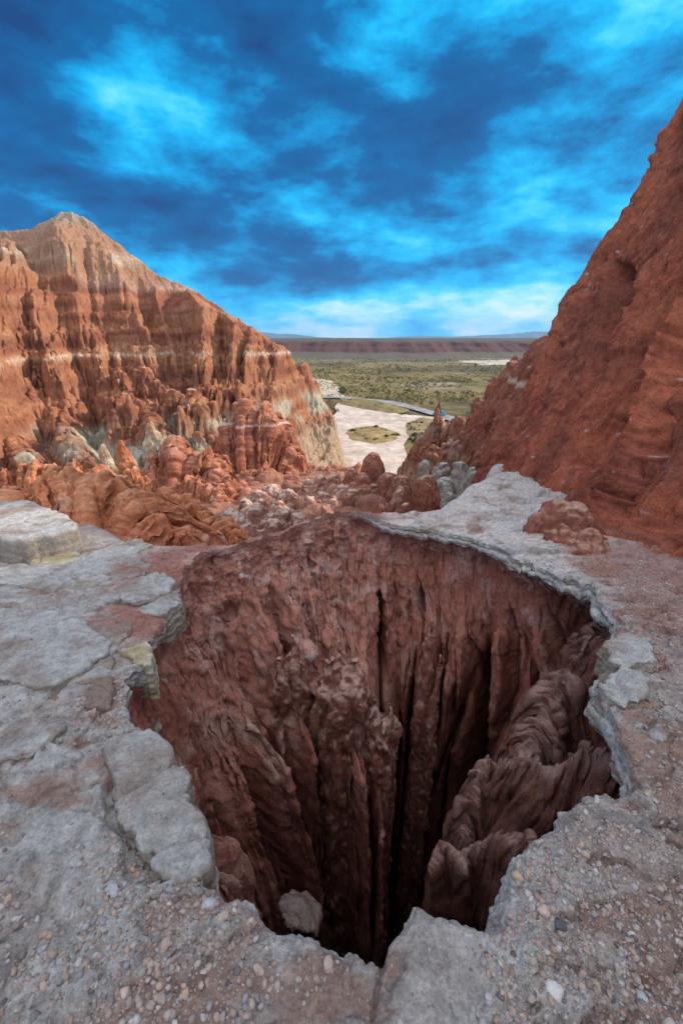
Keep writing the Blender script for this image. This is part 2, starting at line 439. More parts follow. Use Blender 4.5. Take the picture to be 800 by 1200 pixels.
# ------------------------------------------------------------------ strata colours of the badlands
def strata(P, Nn, red=0.0):
    x, y, z = P[:, 0], P[:, 1], P[:, 2]
    zw = z+.35*n2(x*.05, y*.05, 200)+.25*n2(x*.3, y*.3, 201)
    c = np.repeat(rgb(.36, .155, .083)[None], len(P), 0)
    c = mix(c, rgb(.235, .085, .05), sm(-.25, .3, n3(x*.12, y*.12, zw*.9, 202)))
    c = mix(c, rgb(.42, .215, .115), sm(.1, .5, n3(x*.06, y*.06, zw*.5, 203))*.7)
    # fine bands
    bands = n2(zw*2.4, 0*x, 204)*.6+n2(zw*6.0, x*.02, 205)*.4
    c = c*(1+.24*bands)[:, None]*.94
    c = mix(c, rgb(.19, .075, .05), sm(.15, .4, n2(zw*.55, x*.015, 198))*.55)
    g = sm(-12.8, -11.0, zw)*sm(-7.2, -8.8, zw)*sm(-.25, .2, n3(x*.12, y*.12, zw*.35, 206))
    c = mix(c, GREEN, g*.85*(1-.4*red))
    c = mix(c, rgb(.38, .29, .20), sm(-12, -15, zw)*.8)
    up = sm(8.6, 9.3, zw)*sm(11.6, 10.8, zw); c = mix(c, rgb(.36, .25, .19), up*.55*sm(-.4, .1, n2(x*.1, y*.1, 209)))
    c = mix(c, rgb(.31, .175, .11), sm(9.5, 12, zw)*.85)
    c = mix(c, rgb(.50, .42, .33), sm(12.4, 13.2, zw)*sm(15.6, 14.2, zw)*sm(-.1, .3, n2(x*.2, y*.2, 208))*.6)
    c = mix(c, rgb(.36, .29, .22), sm(18.0, 20.5, zw+.6*n2(x*.3, y*.3, 199))*.7)
    l2 = np.exp(-((zw-6.4)/.25)**4)*.22*sm(-.3, .2, n2(x*.15, y*.15, 197))+np.exp(-((zw-4.7)/.12)**4)*.12
    c = mix(c, rgb(.52, .38, .30), l2)
    c = mix(c, RED, red*sm(-7, -5, zw)*.75)
    c = mix(c, rgb(.28, .12, .085), red*sm(-5, -8, zw)*.5)
    wl = np.exp(-((zw+.80)/.18)**4)
    c = mix(c, rgb(.52, .39, .30), wl*sm(-.35, .15, n2(x*.25, y*.25, 207)))
    return c
def sand_on_flats(c, P, Nn, k=1.0):
    f = sm(.80, .95, Nn[:, 2]+.10*fbm3(P, .5, 3, 211))
    return mix(c, mix(SAND, PINK, sm(-.2, .4, n2(P[:, 0]*.3, P[:, 1]*.3, 212))), f*k)

# ------------------------------------------------------------------ badlands height field (polar grid about the camera)
_cx = [-130, -95, -75, -62, -54, -50, -47, -44, -39.3, -34, -29.5, -22, -15.8, -11.2, -6.6, -2.5, 0, 3]
_cz = [15, 15, 16.2, 18, 18.4, 20.4, 21.3, 20.8, 17.4, 12.6, 10.6, 6.2, 3.3, .4, -5.2, -11.8, -24.5, -27]
_cxs = np.linspace(-130, 3, 800); _czs = np.interp(_cxs, _cx, _cz)
_kk = np.exp(-(np.linspace(-2.5, 2.5, 31))**2/2); _kk /= _kk.sum()
_czs[15:-15] = np.convolve(_czs, _kk, 'same')[15:-15]
def T(x, y):
    zf = np.interp(y, [4, 9, 12, 16, 28, 45, 56, 72, 92, 150], [-4.2, -4.4, -4.6, -5.2, -8.0, -11.4, -15, -21, -24.8, -25.6])
    lw = sm(-6, -14, x)
    zf = zf*(1-lw)+np.maximum(zf, -13.0)*lw-2.6*sm(1.5, 6, x)*sm(17, 25, y)-.5
    wx = x+.35*n2(x*.9, y*.9, 226); wy = y+.35*n2(x*.9, y*.9, 227)
    def domes(cell, R, hmin, hmax, seed, dens):
        f1, h, g_ = vor2(wx, wy, cell, seed)
        rr_ = R*(.6+.4*g_)
        return np.where(h < dens, (hmin+(hmax-hmin)*g_)*np.maximum(0, 1-(f1/rr_)**2.4)**.55, 0)
    ny = n2(x*.12, y*.12, 228)
    zf = zf+(domes(2.8, 1.2, .3, 1.2, 221, .45)*sm(-.25, .2, ny)+domes(1.3, .62, .12, .5, 222, .35)*sm(-.2, .25, -ny+.15)*sm(18, 25, y)+.4*domes(.7, .36, .1, .25, 225, .25))*sm(70, 25, y)*sm(10, 15, y)
    zf = zf+.20*fbm2(x, y, .5, 4, 223)+.40*(np.abs(n2(x*.35+y*.12, y*.22, 229))-.3)*sm(30, 20, y)
    # ridge
    xw = x+1.6*n2(x*.06, y*.06, 230)+.5*n2(x*.25, y*.25, 231)
    hc = np.interp(xw, _cxs, _czs)
    zb = np.interp(xw, [-120, -20, -10, -3, 0, 4], [-13, -13, -14.5, -20, -25, -27])
    Dw = np.interp(xw, [-120, -60, -30, -18, -8, -2, 3], [44, 44, 38, 32, 19, 10, 7])
    yc = 86+2.0*n2(x*.07, 0*x, 232)
    d = yc-y
    dn = np.clip(d/Dw, 0, 1.2)
    on = sm(.01, .26, dn)
    sk = .55*sm(-10, -26, xw); xs = xw-sk*d
    e1 = 1-2*np.abs(n2(xs*.058, d*.008, 233))
    e2 = 1-2*np.abs(n2(xs*.16+.25*e1, d*.022, 234))
    e3 = np.abs(n2((xs+.15*d)*.40+.20*e2, d*.06, 235))*2
    e4 = np.abs(n2((xs+.2*d)*.95+.3*e2, d*.13, 236))*2
    e5 = np.abs(n2((xs+.2*d)*2.3+.3*e3, d*.30, 237))*2
    low = sm(.30, .75, dn)
    spur = 10.5*(e1-.1)+6.0*(e2-.1)+(1.2+1.6*low)*(e3-.5)*(1+.9*n2(x*.09, y*.09, 238))+(.7+.8*low)*(e4-.45)+(.3+.35*low)*(e5-.4)
    spur = spur+9*np.exp(-((xs+66)/7.5)**2)*sm(.1, .5, dn)
    de = d-spur*on
    q = np.clip(de/Dw, 0, None)
    z = hc-(hc-zb)*np.where(q < 1, q**.92, 1+(q-1)*.3)
    z = np.where(d < 0, hc+d*.7, z)
    z = z+.35*fbm2(x, y, .35, 5, 240, .55)*sm(0, 4, np.abs(d)+1)
    jj = .9*n2(x*.1, y*.1, 241)*0
    z = np.interp(z+jj, [-30, -14, -9.5, -7.2, -3.4, -1.25, -.35, 3.9, 4.5, 5.6, 6.6, 8.2, 9.1, 12.0, 13.6, 30],
                        [-30, -14, -10.3, -6.8, -4.6, -1.10, -.80, 3.7, 4.6, 5.4, 6.8, 8.1, 9.3, 11.8, 13.8, 30])
    _pp = 2.7; _ph = z/_pp+.35*n2(x*.045, y*.045, 242)
    z = z-(_pp/(2*np.pi))*.85*np.sin(2*np.pi*_ph)*sm(-.5, .2, n2(x*.08, y*.08+z*.1, 243))*sm(-12, -9, z)*on
    # knobs and pinnacles on the lower apron
    px_ = x+.3*n2(x*.8, y*.8, 247); py_ = y+.3*n2(x*.8, y*.8, 248)
    f1, h1, h2 = vor2(px_, py_, 3.0, 245)
    sp = np.where(h1 < .42, (1.2+2.6*h2)*np.maximum(0, 1-(f1/(1.0+.6*h2))**2.0)**.8, 0)
    f1, h1, h2 = vor2(px_, py_, 1.5, 246)
    sp = np.maximum(sp, np.where(h1 < .45, (.5+1.0*h2)*np.maximum(0, 1-(f1/.75)**2.0)**.8, 0))
    z = z+sp*sm(-2.5, -6.5, z)*sm(-30, -13, z)*sm(-.35, .0, n2(x*.1, y*.1, 249))
    rid = sm(4, 0, x+.0*y)
    z = z*rid+(-30)*(1-rid)
    return smax(zf, z, .5)
NA, NR = 1500, 1150
a = np.radians(np.linspace(-53, 46, NA))
r = 6.0*np.exp(np.linspace(0, math.log(125/6.0), NR))
A_, R_ = np.meshgrid(a, r, indexing='ij')
x = R_*np.sin(A_); y = R_*np.cos(A_)
z = T(x.ravel(), y.ravel()).reshape(x.shape)
V = np.stack([x, y, z], -1).reshape(-1, 3)
Fc = grid_faces(NA, NR)[:, ::-1]
me = mesh_from('t', V, Fc); Nn = normals(me)
# overhanging relief on steep faces
steep = sm(.90, .55, Nn[:, 2])
_w = .8*n3(*(V*.25).T, 255)
_f1 = np.abs(n3(V[:, 0]*.55+_w, V[:, 1]*.55, V[:, 2]*.035, 256)); _f2 = np.abs(n3(V[:, 0]*1.4+_w, V[:, 1]*1.4, V[:, 2]*.09, 257))
V = V+Nn*((.13*fbm3(V*np.array([1, 1, .5]), .9, 4, 251, .6)+(1.0*(_f1-.3)+.6*(_f2-.28)+.25*(np.abs(n3(V[:, 0]*3.1+_w, V[:, 1]*3.1, V[:, 2]*.3, 258))-.28))*(1-.5*sm(2, 8, V[:, 2]))*sm(33, 45, V[:, 1]))*steep)[:, None]
me = mesh_from('t', V, Fc); Nn = normals(me)
c = sand_on_flats(strata(V, Nn), V, Nn, .85*1.0)
c0 = strata(V, Nn)
c = mix(c, c0, sm(6, 8, V[:, 2])*.8)
rav = sm(46, 36, V[:, 1]+3*n2(V[:, 0]*.1, V[:, 1]*.1, 260))
nr = fbm3(V, .35, 4, 261)
cr = mix(rgb(.33, .155, .105), rgb(.25, .11, .08), sm(-.2, .3, nr))
cr = mix(cr, rgb(.60, .51, .46), sm(.38, .74, Nn[:, 2]+.35*fbm3(V, .6, 3, 262))*.95)
cr = mix(cr, rgb(.40, .17, .10), sm(-4, -9, V[:, 0]+3*nr)*.30*sm(.8, .6, Nn[:, 2]))
c = mix(c, cr, rav)
isr = (V[:, 1] > 40) & (V[:, 0] < 6)
fr_ = isr[Fc].all(1)
for nm, fs in (('badlands_hill', Fc[fr_]), ('ravine_ground', Fc[~fr_])):
    v_, f_, c_ = compact(V, fs, c)
    me = mesh_from(nm, v_, f_); set_col(me, c_); struct(put(nm, me, M_FAR))

# ------------------------------------------------------------------ right-hand slope
P0 = np.array([2.05, 2.88, -.30]); P1 = np.array([3.4, 9.4, -.95]); P2 = np.array([6.5, 10.5, 5.9])
def plane(p, q, s):
    n = np.cross(q-p, s-p); n = n/n[2]
    return n, p
nA, pA = plane(P0, P1, P2)
nB, pB = plane(P1, P2, P1+np.array([1.0, 2.2, -3.2]))
def pz(n, p, x, y): return p[2]-(n[0]*(x-p[0])+n[1]*(y-p[1]))
def hillz(x, y):
    zA = pz(nA, pA, x, y)+.35*n2(x*.5, y*.5, 301)
    zB = pz(nB, pB, x, y)+.6*n2(x*.4, y*.4, 302)
    zC = -.4+1.45*(y-(2.62+.20*(x-2.1)))+.4*n2(x*.6, y*.6, 303)
    zt = 8.6+.6*n2(x*.3, y*.3, 304)
    zD = 2.0*(x-5.2)-3.0*softplus(y-6.0, .3)+.5*n2(x*.6, y*.6, 305)  # unseen slope past the right edge of view, added to shade the foreground
    z = smin(zA, zB, .5); z = smin(z, zC, .7); z = smax(z, zD, .5); z = smin(z, zt, 1.0)
    z = np.where((y > 8.0) & (z < -1.15), -1.15+(z+1.15)*(1+1.8*sm(8, 9.4, y)), z)
    return z
gu = np.array([P1[0]-P0[0], P1[1]-P0[1]]); gu = gu/np.linalg.norm(gu)
gv = np.array([gu[1], -gu[0]])
nu_, nv_ = 1100, 1000
uu = np.concatenate([np.linspace(-9, -1.2, 200), np.linspace(-1.2, 11.5, 821)[1:], np.linspace(11.5, 18, 81)[1:]]); vv = np.concatenate([np.linspace(-2.5, 7.5, 800), 7.5+np.linspace(0, 1, 201)[1:]**1.5*14])
U_, W_ = np.meshgrid(uu, vv, indexing='ij')
x = P0[0]+U_*gu[0]+W_*gv[0]; y = P0[1]+U_*gu[1]+W_*gv[1]
z = np.maximum(hillz(x, y), -9)
V = np.stack([x, y, z], -1).reshape(-1, 3)
Fc = grid_faces(nu_, nv_)
_hr = np.hypot(V[:, 0]-HC[0], V[:, 1]-HC[1])-np.interp(np.arctan2(V[:, 1]-HC[1], V[:, 0]-HC[0]), TH, R0)
_okv = (_hr > .22) & ((V[:, 2] > zg(V[:, 0], V[:, 1])-.35) | (V[:, 1] > 8.5))
me = mesh_from('h', V, Fc); Nn = normals(me)
if Nn[:, 2].mean() < 0: Fc = Fc[:, ::-1]; me = mesh_from('h', V, Fc); Nn = normals(me)
# coordinates in the dip frame: s along strike, q along the fall line
fallA = np.array([nA[0], nA[1], 0]); fallA = fallA/np.linalg.norm(fallA)       # horizontal downhill
fa3 = np.array([fallA[0], fallA[1], -math.hypot(nA[0], nA[1])]); fa3 /= np.linalg.norm(fa3)
st3 = np.array([-fallA[1], fallA[0], 0])
fa3 = (P1-P2)/np.linalg.norm(P1-P2)                # the rills run down beside the crest
st3 = np.cross(fa3, nA/np.linalg.norm(nA)); st3 /= np.linalg.norm(st3)
s_ = V@st3; q_ = V@fa3
g1 = n2(s_*.9+.25*n2(s_*.4, q_*.4, 310), q_*.16, 311)
g2 = n2(s_*2.6+.4*n2(s_, q_*.7, 312), q_*.4, 313)
g3 = np.abs(n2(s_*6.5, q_*1.0, 314))
g0 = 1-2*np.abs(n2(s_*.34+.3*n2(s_*.2, q_*.15, 316), q_*.07, 317))
ws = s_+.22*n2(s_*.5, q_*.35, 318)+.07*n2(s_*1.7, q_*1.1, 319)
r1 = 1-2*np.abs(n2(ws*.8, q_*.09, 311)); r2 = 1-2*np.abs(n2(ws*2.1, q_*.22, 312)); r3 = 1-2*np.abs(n2(ws*5.2, q_*.6, 313)); r4 = 1-2*np.abs(n2(ws*12, q_*1.6, 314))
msk = sm(-.25, .35, fbm3(V, .5, 3, 371))
dsp = .20+.17*g0+.11*r1+.10*r2*(.4+.6*msk)+.11*r3*(.3+.7*msk)+.055*r4
dsp = dsp+.09*sm(-.02, .03, n2(ws*.55, q_*.5, 361)+.35*n2(ws*2.2, q_*1.5, 362))+.05*sm(-.02, .04, n2(ws*1.6, q_*1.1, 363)+.4*n2(ws*5, q_*4, 364))
dsp = dsp+.05*fbm3(V, 1.4, 6, 315, .62)+.055*fbm3(V, 7, 4, 321, .65)+.09*np.maximum(0, fbm3(V, 3.4, 4, 326)-.18)
def segdist(V, pts):
    best = np.full(len(V), 9.0)
    for a_, b_ in zip(pts[:-1], pts[1:]):
        ab = b_-a_; t = np.clip(((V-a_)@ab)/(ab@ab), 0, 1)
        best = np.minimum(best, np.linalg.norm(V-(a_+t[:, None]*ab), axis=1))
    return best
def on_planeA(px, row):
    d = ray(px, row); o = np.array([0, 0, CAMZ]); n = nA/np.linalg.norm(nA)
    return o+d*(((pA-o)@n)/(d@n))
for pts, w, dp in (([(718,308),(708,340),(690,380)], .15, .75), ([(756,370),(735,415),(722,440),(704,505)], .13, .5), ([(800,300),(778,335),(772,400)], .16, .3), ([(672,470),(655,505),(640,525)], .09, .25), ([(800,470),(770,520),(748,560),(735,600)], .10, .25)):
    rel = V-np.array([0, 0, CAMZ]); dpt = rel[:, 1]*cP-rel[:, 2]*sP; dpt = np.maximum(dpt, .1)
    ppx = np.stack([400+F*rel[:, 0]/dpt, 600-F*(rel[:, 1]*sP+rel[:, 2]*cP)/dpt, 0*dpt], -1)
    dsd = segdist(ppx+5*np.stack([n3(*(V*1.5).T, 330), n3(*(V*1.5).T, 331), 0*s_], -1), [np.array([p[0], p[1], 0.]) for p in pts])*dpt/F
    dsd = np.where(dpt > 14, 9, dsd)
    dsp = dsp-dp*np.exp(-(dsd/w)**2)
for (px, row, r_, dp) in ((787, 645, .06, .3), (693, 668, .03, .15)):
    pc = on_planeA(px, row)
    dq = V-pc
    # find nearest hill vertex along the view ray instead of the plane
    d = ray(px, row); d = d/np.linalg.norm(d); rel = V-np.array([0, 0, CAMZ]); tq = rel@d
    perp = np.linalg.norm(rel-tq[:, None]*d, axis=1)
    dsp = dsp-dp*np.exp(-(perp/r_)**4)*(tq < 8)
V2 = V+Nn*dsp[:, None]
nz = fbm3(V, .7, 5, 340)
c = mix(rgb(.35, .100, .055), rgb(.23, .068, .044), sm(-.2, .3, nz+.5*n2(ws*1.2, q_*.12, 372)))
c = mix(c, rgb(.43, .15, .083), sm(.1, .45, fbm3(V*np.array([1, 1, .6]), 1.1, 4, 345))*.6)
c = mix(c, rgb(.44, .27, .21), sm(.25, .5, fbm3(V, 2.3, 5, 349, .6))*.65)
c = mix(c, PALEW*.9, sm(.46, .56, fbm3(V, 7, 3, 353))*.8)
c = mix(c, mix(DIRT, PINK, .3), sm(.25, .0, V[:, 2]-zg(V[:, 0], V[:, 1])+.3*nz)*.4*sm(7, 6, V[:, 1]))
Fc = Fc[_okv[Fc].all(1)]; V2, Fc, c = compact(V2, Fc, c)
me = mesh_from('hillside', V2, Fc); set_col(me, c)
struct(put('hillside', me, M_HILL))

# ------------------------------------------------------------------ rock masses: lobes fused, then weathered
def lathe(x, y, zb, zt, R, p=2.2, q=2.0, lean=(0, 0), sx=1.0, rot=0.0, flare=.25, n=28, m=26):
    t = np.linspace(0, 1, m)
    rad = R*np.maximum(0, 1-t**p)**(1/q)*(1+flare*(1-t)**2); rad[-1] = .001
    an = np.linspace(0, 2*np.pi, n+1)[:-1]
    lx = np.cos(an)[:, None]*rad*sx; ly = np.sin(an)[:, None]*rad
    cx, sx_ = math.cos(rot), math.sin(rot)
    X = x+lx*cx-ly*sx_+lean[0]*t; Y = y+lx*sx_+ly*cx+lean[1]*t
    Z = np.repeat((zb+(zt-zb)*t)[None], n, 0)
    V = np.stack([X, Y, Z], -1).reshape(-1, 3)
    Fq = grid_faces(n, m, True)
    V = np.concatenate([V, [[x, y, zb]]]); b = len(V)-1
    i = np.arange(n); cap = np.stack([np.full(n, b), ((i+1) % n)*m, i*m, i*m], 1)
    return V, Fq, cap
def remesh(name, shells, voxel):
    bm = bmesh.new()
    for V, Fq, cap in shells:
        vs = [bm.verts.new(v) for v in V]
        for f in Fq: bm.faces.new([vs[i] for i in f])
        for f in cap: bm.faces.new([vs[f[0]], vs[f[1]], vs[f[2]]])
    me = bpy.data.meshes.new(name); bm.to_mesh(me); bm.free()
    return remesh_me(name, me, voxel)
def remesh_me(name, me, voxel):
    o = bpy.data.objects.new(name, me); COL.objects.link(o)
    md = o.modifiers.new('r', 'REMESH'); md.mode = 'VOXEL'; md.voxel_size = voxel; md.use_smooth_shade = True
    dg = bpy.context.evaluated_depsgraph_get()
    m2 = bpy.data.meshes.new_from_object(o.evaluated_get(dg))
    bpy.data.objects.remove(o)
    return m2
def weather(me, size, flute=.5, rough=.35, seed=0, topk=.2):
    """size: typical column width in metres"""
    V = coords(me); Nn = normals(me)
    f = 1.0/size
    for ps in range(2):
        side = sm(.97, .55, np.abs(Nn[:, 2]))
        w = .6*n3(*(V*f*.4).T, seed+5)
        if ps == 0:
            a = np.abs(n3(V[:, 0]*f*.7+w, V[:, 1]*f*.7+w, V[:, 2]*f*.10, seed))
            b = np.abs(n3(V[:, 0]*f*1.6+w, V[:, 1]*f*1.6, V[:, 2]*f*.22, seed+1))
            d = flute*size*(.85*(a-.3)+.5*(b-.28))*(topk+(1-topk)*side)+rough*size*.30*fbm3(V, f*.9, 3, seed+3, .5)
        else:
            cc = np.abs(n3(V[:, 0]*f*3.6+w, V[:, 1]*f*3.6, V[:, 2]*f*.55, seed+2))
            dd4 = np.abs(n3(V[:, 0]*f*8+w, V[:, 1]*f*8, V[:, 2]*f*1.0, seed+12)); d = flute*size*(.30*(cc-.25)+.12*(dd4-.25))*(topk+(1-topk)*side)+rough*size*(.14*fbm3(V, f*2.6, 4, seed+6, .6)-.07*np.abs(n3(*(V*f*5).T, seed+8)))
        V2 = V+Nn*d[:, None]
        me.vertices.foreach_set('co', V2.astype(np.float32).ravel()); me.update()
        V = V2; Nn = normals(me)
    me.vertices.foreach_set('co', V2.astype(np.float32).ravel()); me.update()
    return V2
def mass(name, lobes, voxel, size, label, cat, group=None, flute=.5, rough=.35, seed=0, red=0.0, cfun=None, mat=None, sand=.5, topk=.2):
    me = remesh(name, [lathe(**l) for l in lobes], voxel)
    V = weather(me, size, flute, rough, seed, topk)
    Nn = normals(me)
    c = cfun(V, Nn) if cfun else sand_on_flats(strata(V, Nn, red), V, Nn, sand)
    set_col(me, c)
    org = V.mean(0); org[2] = V[:, 2].min()
    o = put(name, me, mat or M_FAR, org)
    return tag(o, label, cat, group)
def fingers(lobes, n, seed, k=.38, hmin=.45, hmax=.92):
    g = np.random.default_rng(seed); out = list(lobes)
    for l in lobes:
        H = l['zt']-l['zb']
        for i in range(n):
            a = g.uniform(-2.9, .9); rr_ = l['R']*g.uniform(.7, 1.12); R = l['R']*k*g.uniform(.6, 1.25)
            vis = min(H, 5.5*l['R'])
            out.append(dict(x=l['x']+math.cos(a)*rr_, y=l['y']+math.sin(a)*rr_, zb=l['zb'], zt=l['zt']-vis*(1-g.uniform(hmin, hmax)), R=R, p=g.uniform(2.2, 5), flare=.1, n=16, m=18))
    return out
def L(px, row, y, R, zb, **k):
    p = at_y(px, row, y); return dict(x=p[0], y=p[1], zt=p[2], zb=zb, R=R, **k)

def orange_c(V, Nn):
    nz = fbm3(V, .35, 4, 401); c = mix(rgb(.50, .20, .10), rgb(.38, .13, .07), sm(-.2, .3, nz))
    c = mix(c, rgb(.48, .27, .18), sm(.7, .98, Nn[:, 2]+.3*fbm3(V, .8, 3, 402))*.4)
    return mix(c, rgb(.55, .40, .32), sm(.3, .5, fbm3(V, 1.5, 3, 403))*.4)
def redmud_c(V, Nn):
    nz = fbm3(V, .6, 4, 405); c = mix(rgb(.31, .12, .08), rgb(.24, .09, .065), sm(-.2, .3, nz))
    return mix(c, rgb(.48, .33, .27), sm(.55, .95, Nn[:, 2]+.3*fbm3(V, 2, 3, 406))*.55)
def pink_c(V, Nn):
    nz = fbm3(V, .5, 4, 408); c = mix(rgb(.40, .22, .165), rgb(.30, .14, .10), sm(-.2, .3, nz))
    return mix(c, rgb(.60, .47, .41), sm(.5, .9, Nn[:, 2]+.25*fbm3(V, .9, 3, 409))*.75)
def pale_c(V, Nn):
    nz = fbm3(V, .4, 4, 411); c = mix(rgb(.45, .36, .25), rgb(.40, .24, .15), sm(-.2, .35, nz))
    return mix(c, rgb(.54, .50, .41), sm(-.1, .3, fbm3(V*np.array([1, 1, 2]), .5, 3, 412))*.6)
def grey_c(V, Nn):
    nz = fbm3(V, .6, 4, 414); c = mix(rgb(.33, .31, .27), rgb(.27, .20, .16), sm(-.2, .3, nz))
    return mix(c, rgb(.50, .49, .46), sm(.5, .95, Nn[:, 2])*.6)

def blade(name, crest, drop, spread, label, cat, seed, lean=(-.12, -.05), jagd=.05, ns=260, nh=110, axis_t=.25, round_=.02, amp=.4, sc=1.0, cfun=None, mat=None, group=None, byy=False):
    P = np.array([(at_y if byy else at_t)(*p) for p in crest]); k = len(P)
    cl_ = np.concatenate([[0], np.cumsum(np.linalg.norm(np.diff(P, axis=0), axis=1))]); Ltot = cl_[-1]
    u = np.linspace(0, Ltot, ns); C_ = np.stack([np.interp(u, cl_, P[:, i]) for i in range(3)], 1)
    ker = np.ones(9)/9
    for i in range(3): C_[4:-4, i] = np.convolve(C_[:, i], ker, 'same')[4:-4]
    us = u/sc; C_[:, 2] += jagd*(n2(us*7, 0*u, seed)+.6*np.abs(n2(us*17, 0*u, seed+1))*1.5-.3+.35*n2(us*45, 0*u, seed+2))
    tg = np.gradient(C_, axis=0); tg[:, 2] = 0; tg /= np.linalg.norm(tg, axis=1)[:, None]+1e-9
    for i in range(2): tg[:, i] = np.convolve(np.pad(tg[:, i], 20, 'edge'), np.ones(41)/41, 'valid')
    sd_ = np.stack([tg[:, 1], -tg[:, 0], 0*u], 1)
    v = np.linspace(-1, 1, nh); h = drop*np.abs(v)**1.7
    endt = np.clip(np.minimum(u, Ltot-u)/(.12*Ltot), 0, 1)**.6
    wdt = np.sign(v)*(round_*sc*np.minimum(1, np.abs(v)*8)+spread*(h/drop)**.62)
    X = C_[:, None, :]+sd_[:, None, :]*(wdt[None, :, None]*(.04+.96*endt)[:, None, None])
    X = X+np.array([lean[0], lean[1], -1.0])*h[None, :, None]
    uu_ = (u[:, None]+axis_t*h[None, :])/sc; hh = np.repeat(h[None], ns, 0)/sc; sg = np.sign(v)[None, :]*7.0
    w = .05*n2(uu_*4, hh*2+sg, seed+3)
    st = n2((uu_+w)*4.5, hh*.7+sg, seed+4)*2.6; fr = st-np.floor(st)
    d = .055*(np.floor(st)+sm(0, .22, fr))-.07*np.exp(-(n2((uu_+w)*5.5, hh*.5+sg, seed+5)/.07)**2)+.035*(1-2*np.abs(n2((uu_+w)*12, hh*1.6+sg, seed+6)))
    stt = n2(uu_*1.2, hh*4+sg, seed+7)*2; d = d+(.035 if cfun is None else .008)*(np.floor(stt)+sm(0, .2, stt-np.floor(stt)))
    if cfun is not None: d = d*.55+.13*np.abs(n2((uu_+w)*1.9, hh*.16+sg, seed+20))+.10*np.abs(n2((uu_+w)*4.2, hh*.35+sg, seed+21))+.04*np.abs(n2((uu_+w)*9, hh*.8+sg, seed+22))-.08*np.exp(-(n2((uu_+w)*2.6, hh*.2+sg, seed+23)/.06)**2)
    edge = sm(0, .10, np.abs(v))[None, :]
    V = X.reshape(-1, 3); Fc = grid_faces(ns, nh)
    me = mesh_from(name, V, Fc); Nn = normals(me); mid_ = Nn.reshape(ns, nh, 3)[:, nh//2, 2].mean()
    if mid_ < 0: Fc = Fc[:, ::-1]; me = mesh_from(name, V, Fc); Nn = normals(me)
    d = d-d.mean(); dd_ = amp*sc*(d*edge).ravel()+amp*sc*((.05 if cfun is None else .13)*fbm3(V, 4/sc, 6, seed+8, .6)+.02*fbm3(V, 16/sc, 3, seed+13, .6))*np.repeat(edge, ns, 0).ravel()
    V = V+Nn*dd_[:, None]
    me = mesh_from(name, V, Fc); Nn = normals(me)
    streak = n2(((uu_+w)*14).ravel(), (hh*.9+sg).ravel(), seed+15)
    c = (cfun or fin_c)(V, Nn)*(1+.22*streak)[:, None]
    if cfun is None: c = mix(c, rgb(.44, .29, .245), np.exp(-(np.abs(v)/.16)**2)[None, :].repeat(ns, 0).ravel()*sm(-.3, .2, fbm3(V, 7/sc, 3, seed+16))*.7)
    set_col(me, c)
    org = V.mean(0); org[2] = V[:, 2].min()
    return tag(put(name, me, mat or M_WALL, org), label, cat, group)
# near left red mounds beyond the slabs
blade('mud_mound', [(-70,592,7.6), (-20,588,7.7), (20,580,7.9), (45,568,8.1), (68,562,8.3), (100,559,8.4), (130,564,8.4), (155,577,8.2), (180,597,7.8), (200,616,7.4), (212,632,7.0)], 3.2, 2.3,
      'broad orange red mud mound with a lumpy top behind the pale back left slabs', 'mound', 11, lean=(.25, -.1), jagd=.30, ns=620, nh=300, axis_t=-.2, amp=.62, sc=3.4, cfun=orange_c, mat=M_HILL, byy=True)
blade('mud_fin', [(140,578,10.6), (158,570,10.7), (180,569,10.8), (200,574,10.7), (216,584,10.4), (232,597,10.0), (250,608,9.5), (268,620,9.0), (280,634,8.5)], 3.4, 1.5,
      'ribbed orange mud fin sloping down to the right beside the broad red mound', 'mud fin', 17, lean=(.2, -.15), jagd=.26, ns=520, nh=260, axis_t=-.2, amp=.85, sc=2.4, cfun=orange_c, mat=M_HILL, byy=True)
# ribbed masses in the ravine
_mixc = lambda V, Nn: mix(redmud_c(V, Nn)*1.15, orange_c(V, Nn), .5+.3*n3(*(V*.3).T, 430))
blade('fluted_rock', [(172,560,28.6), (180,536,28.8), (190,521,29), (203,515,29), (216,519,29), (230,523,28.8), (244,530,28.4), (254,543,27.8), (266,558,27), (280,580,26), (288,598,25)], 7.5, 3.6,
      'stout red rock with many upright ribs and rounded fingers on its right side', 'fluted rock', 23, lean=(.05, -.1), jagd=.7, ns=560, nh=280, axis_t=-.1, amp=.72, sc=6.0, cfun=_mixc, mat=M_FAR, byy=True)
blade('fluted_rock', [(196,575,25.5), (214,563,25.4), (230,561,25.2), (246,566,25), (262,577,24.6), (272,592,24)], 4.5, 1.8,
      'low rounded rock apron in front of the stout ribbed red rock', 'fluted rock', 27, lean=(.05, -.15), jagd=.5, ns=360, nh=200, axis_t=-.1, amp=.7, sc=4.0, cfun=_mixc, mat=M_FAR, byy=True)
blade('fluted_rock', [(250,528,41.6), (258,508,42.3), (266,492,42.6), (278,479,43), (292,476,43), (308,477,43), (321,486,42.8), (332,503,42.4), (342,520,41.8), (352,536,41)], 13, 5.2,
      'tall red rock tower with a thin white line near its flat top', 'rock tower', 29, lean=(.02, -.08), jagd=1.0, ns=560, nh=320, axis_t=-.05, amp=.62, sc=9.0, mat=M_FAR, byy=True,
      cfun=lambda V, Nn: mix(mix(redmud_c(V, Nn)*1.1, orange_c(V, Nn), .45), rgb(.62, .5, .42), np.exp(-((V[:, 2]+6.2)/.10)**2)*.8))
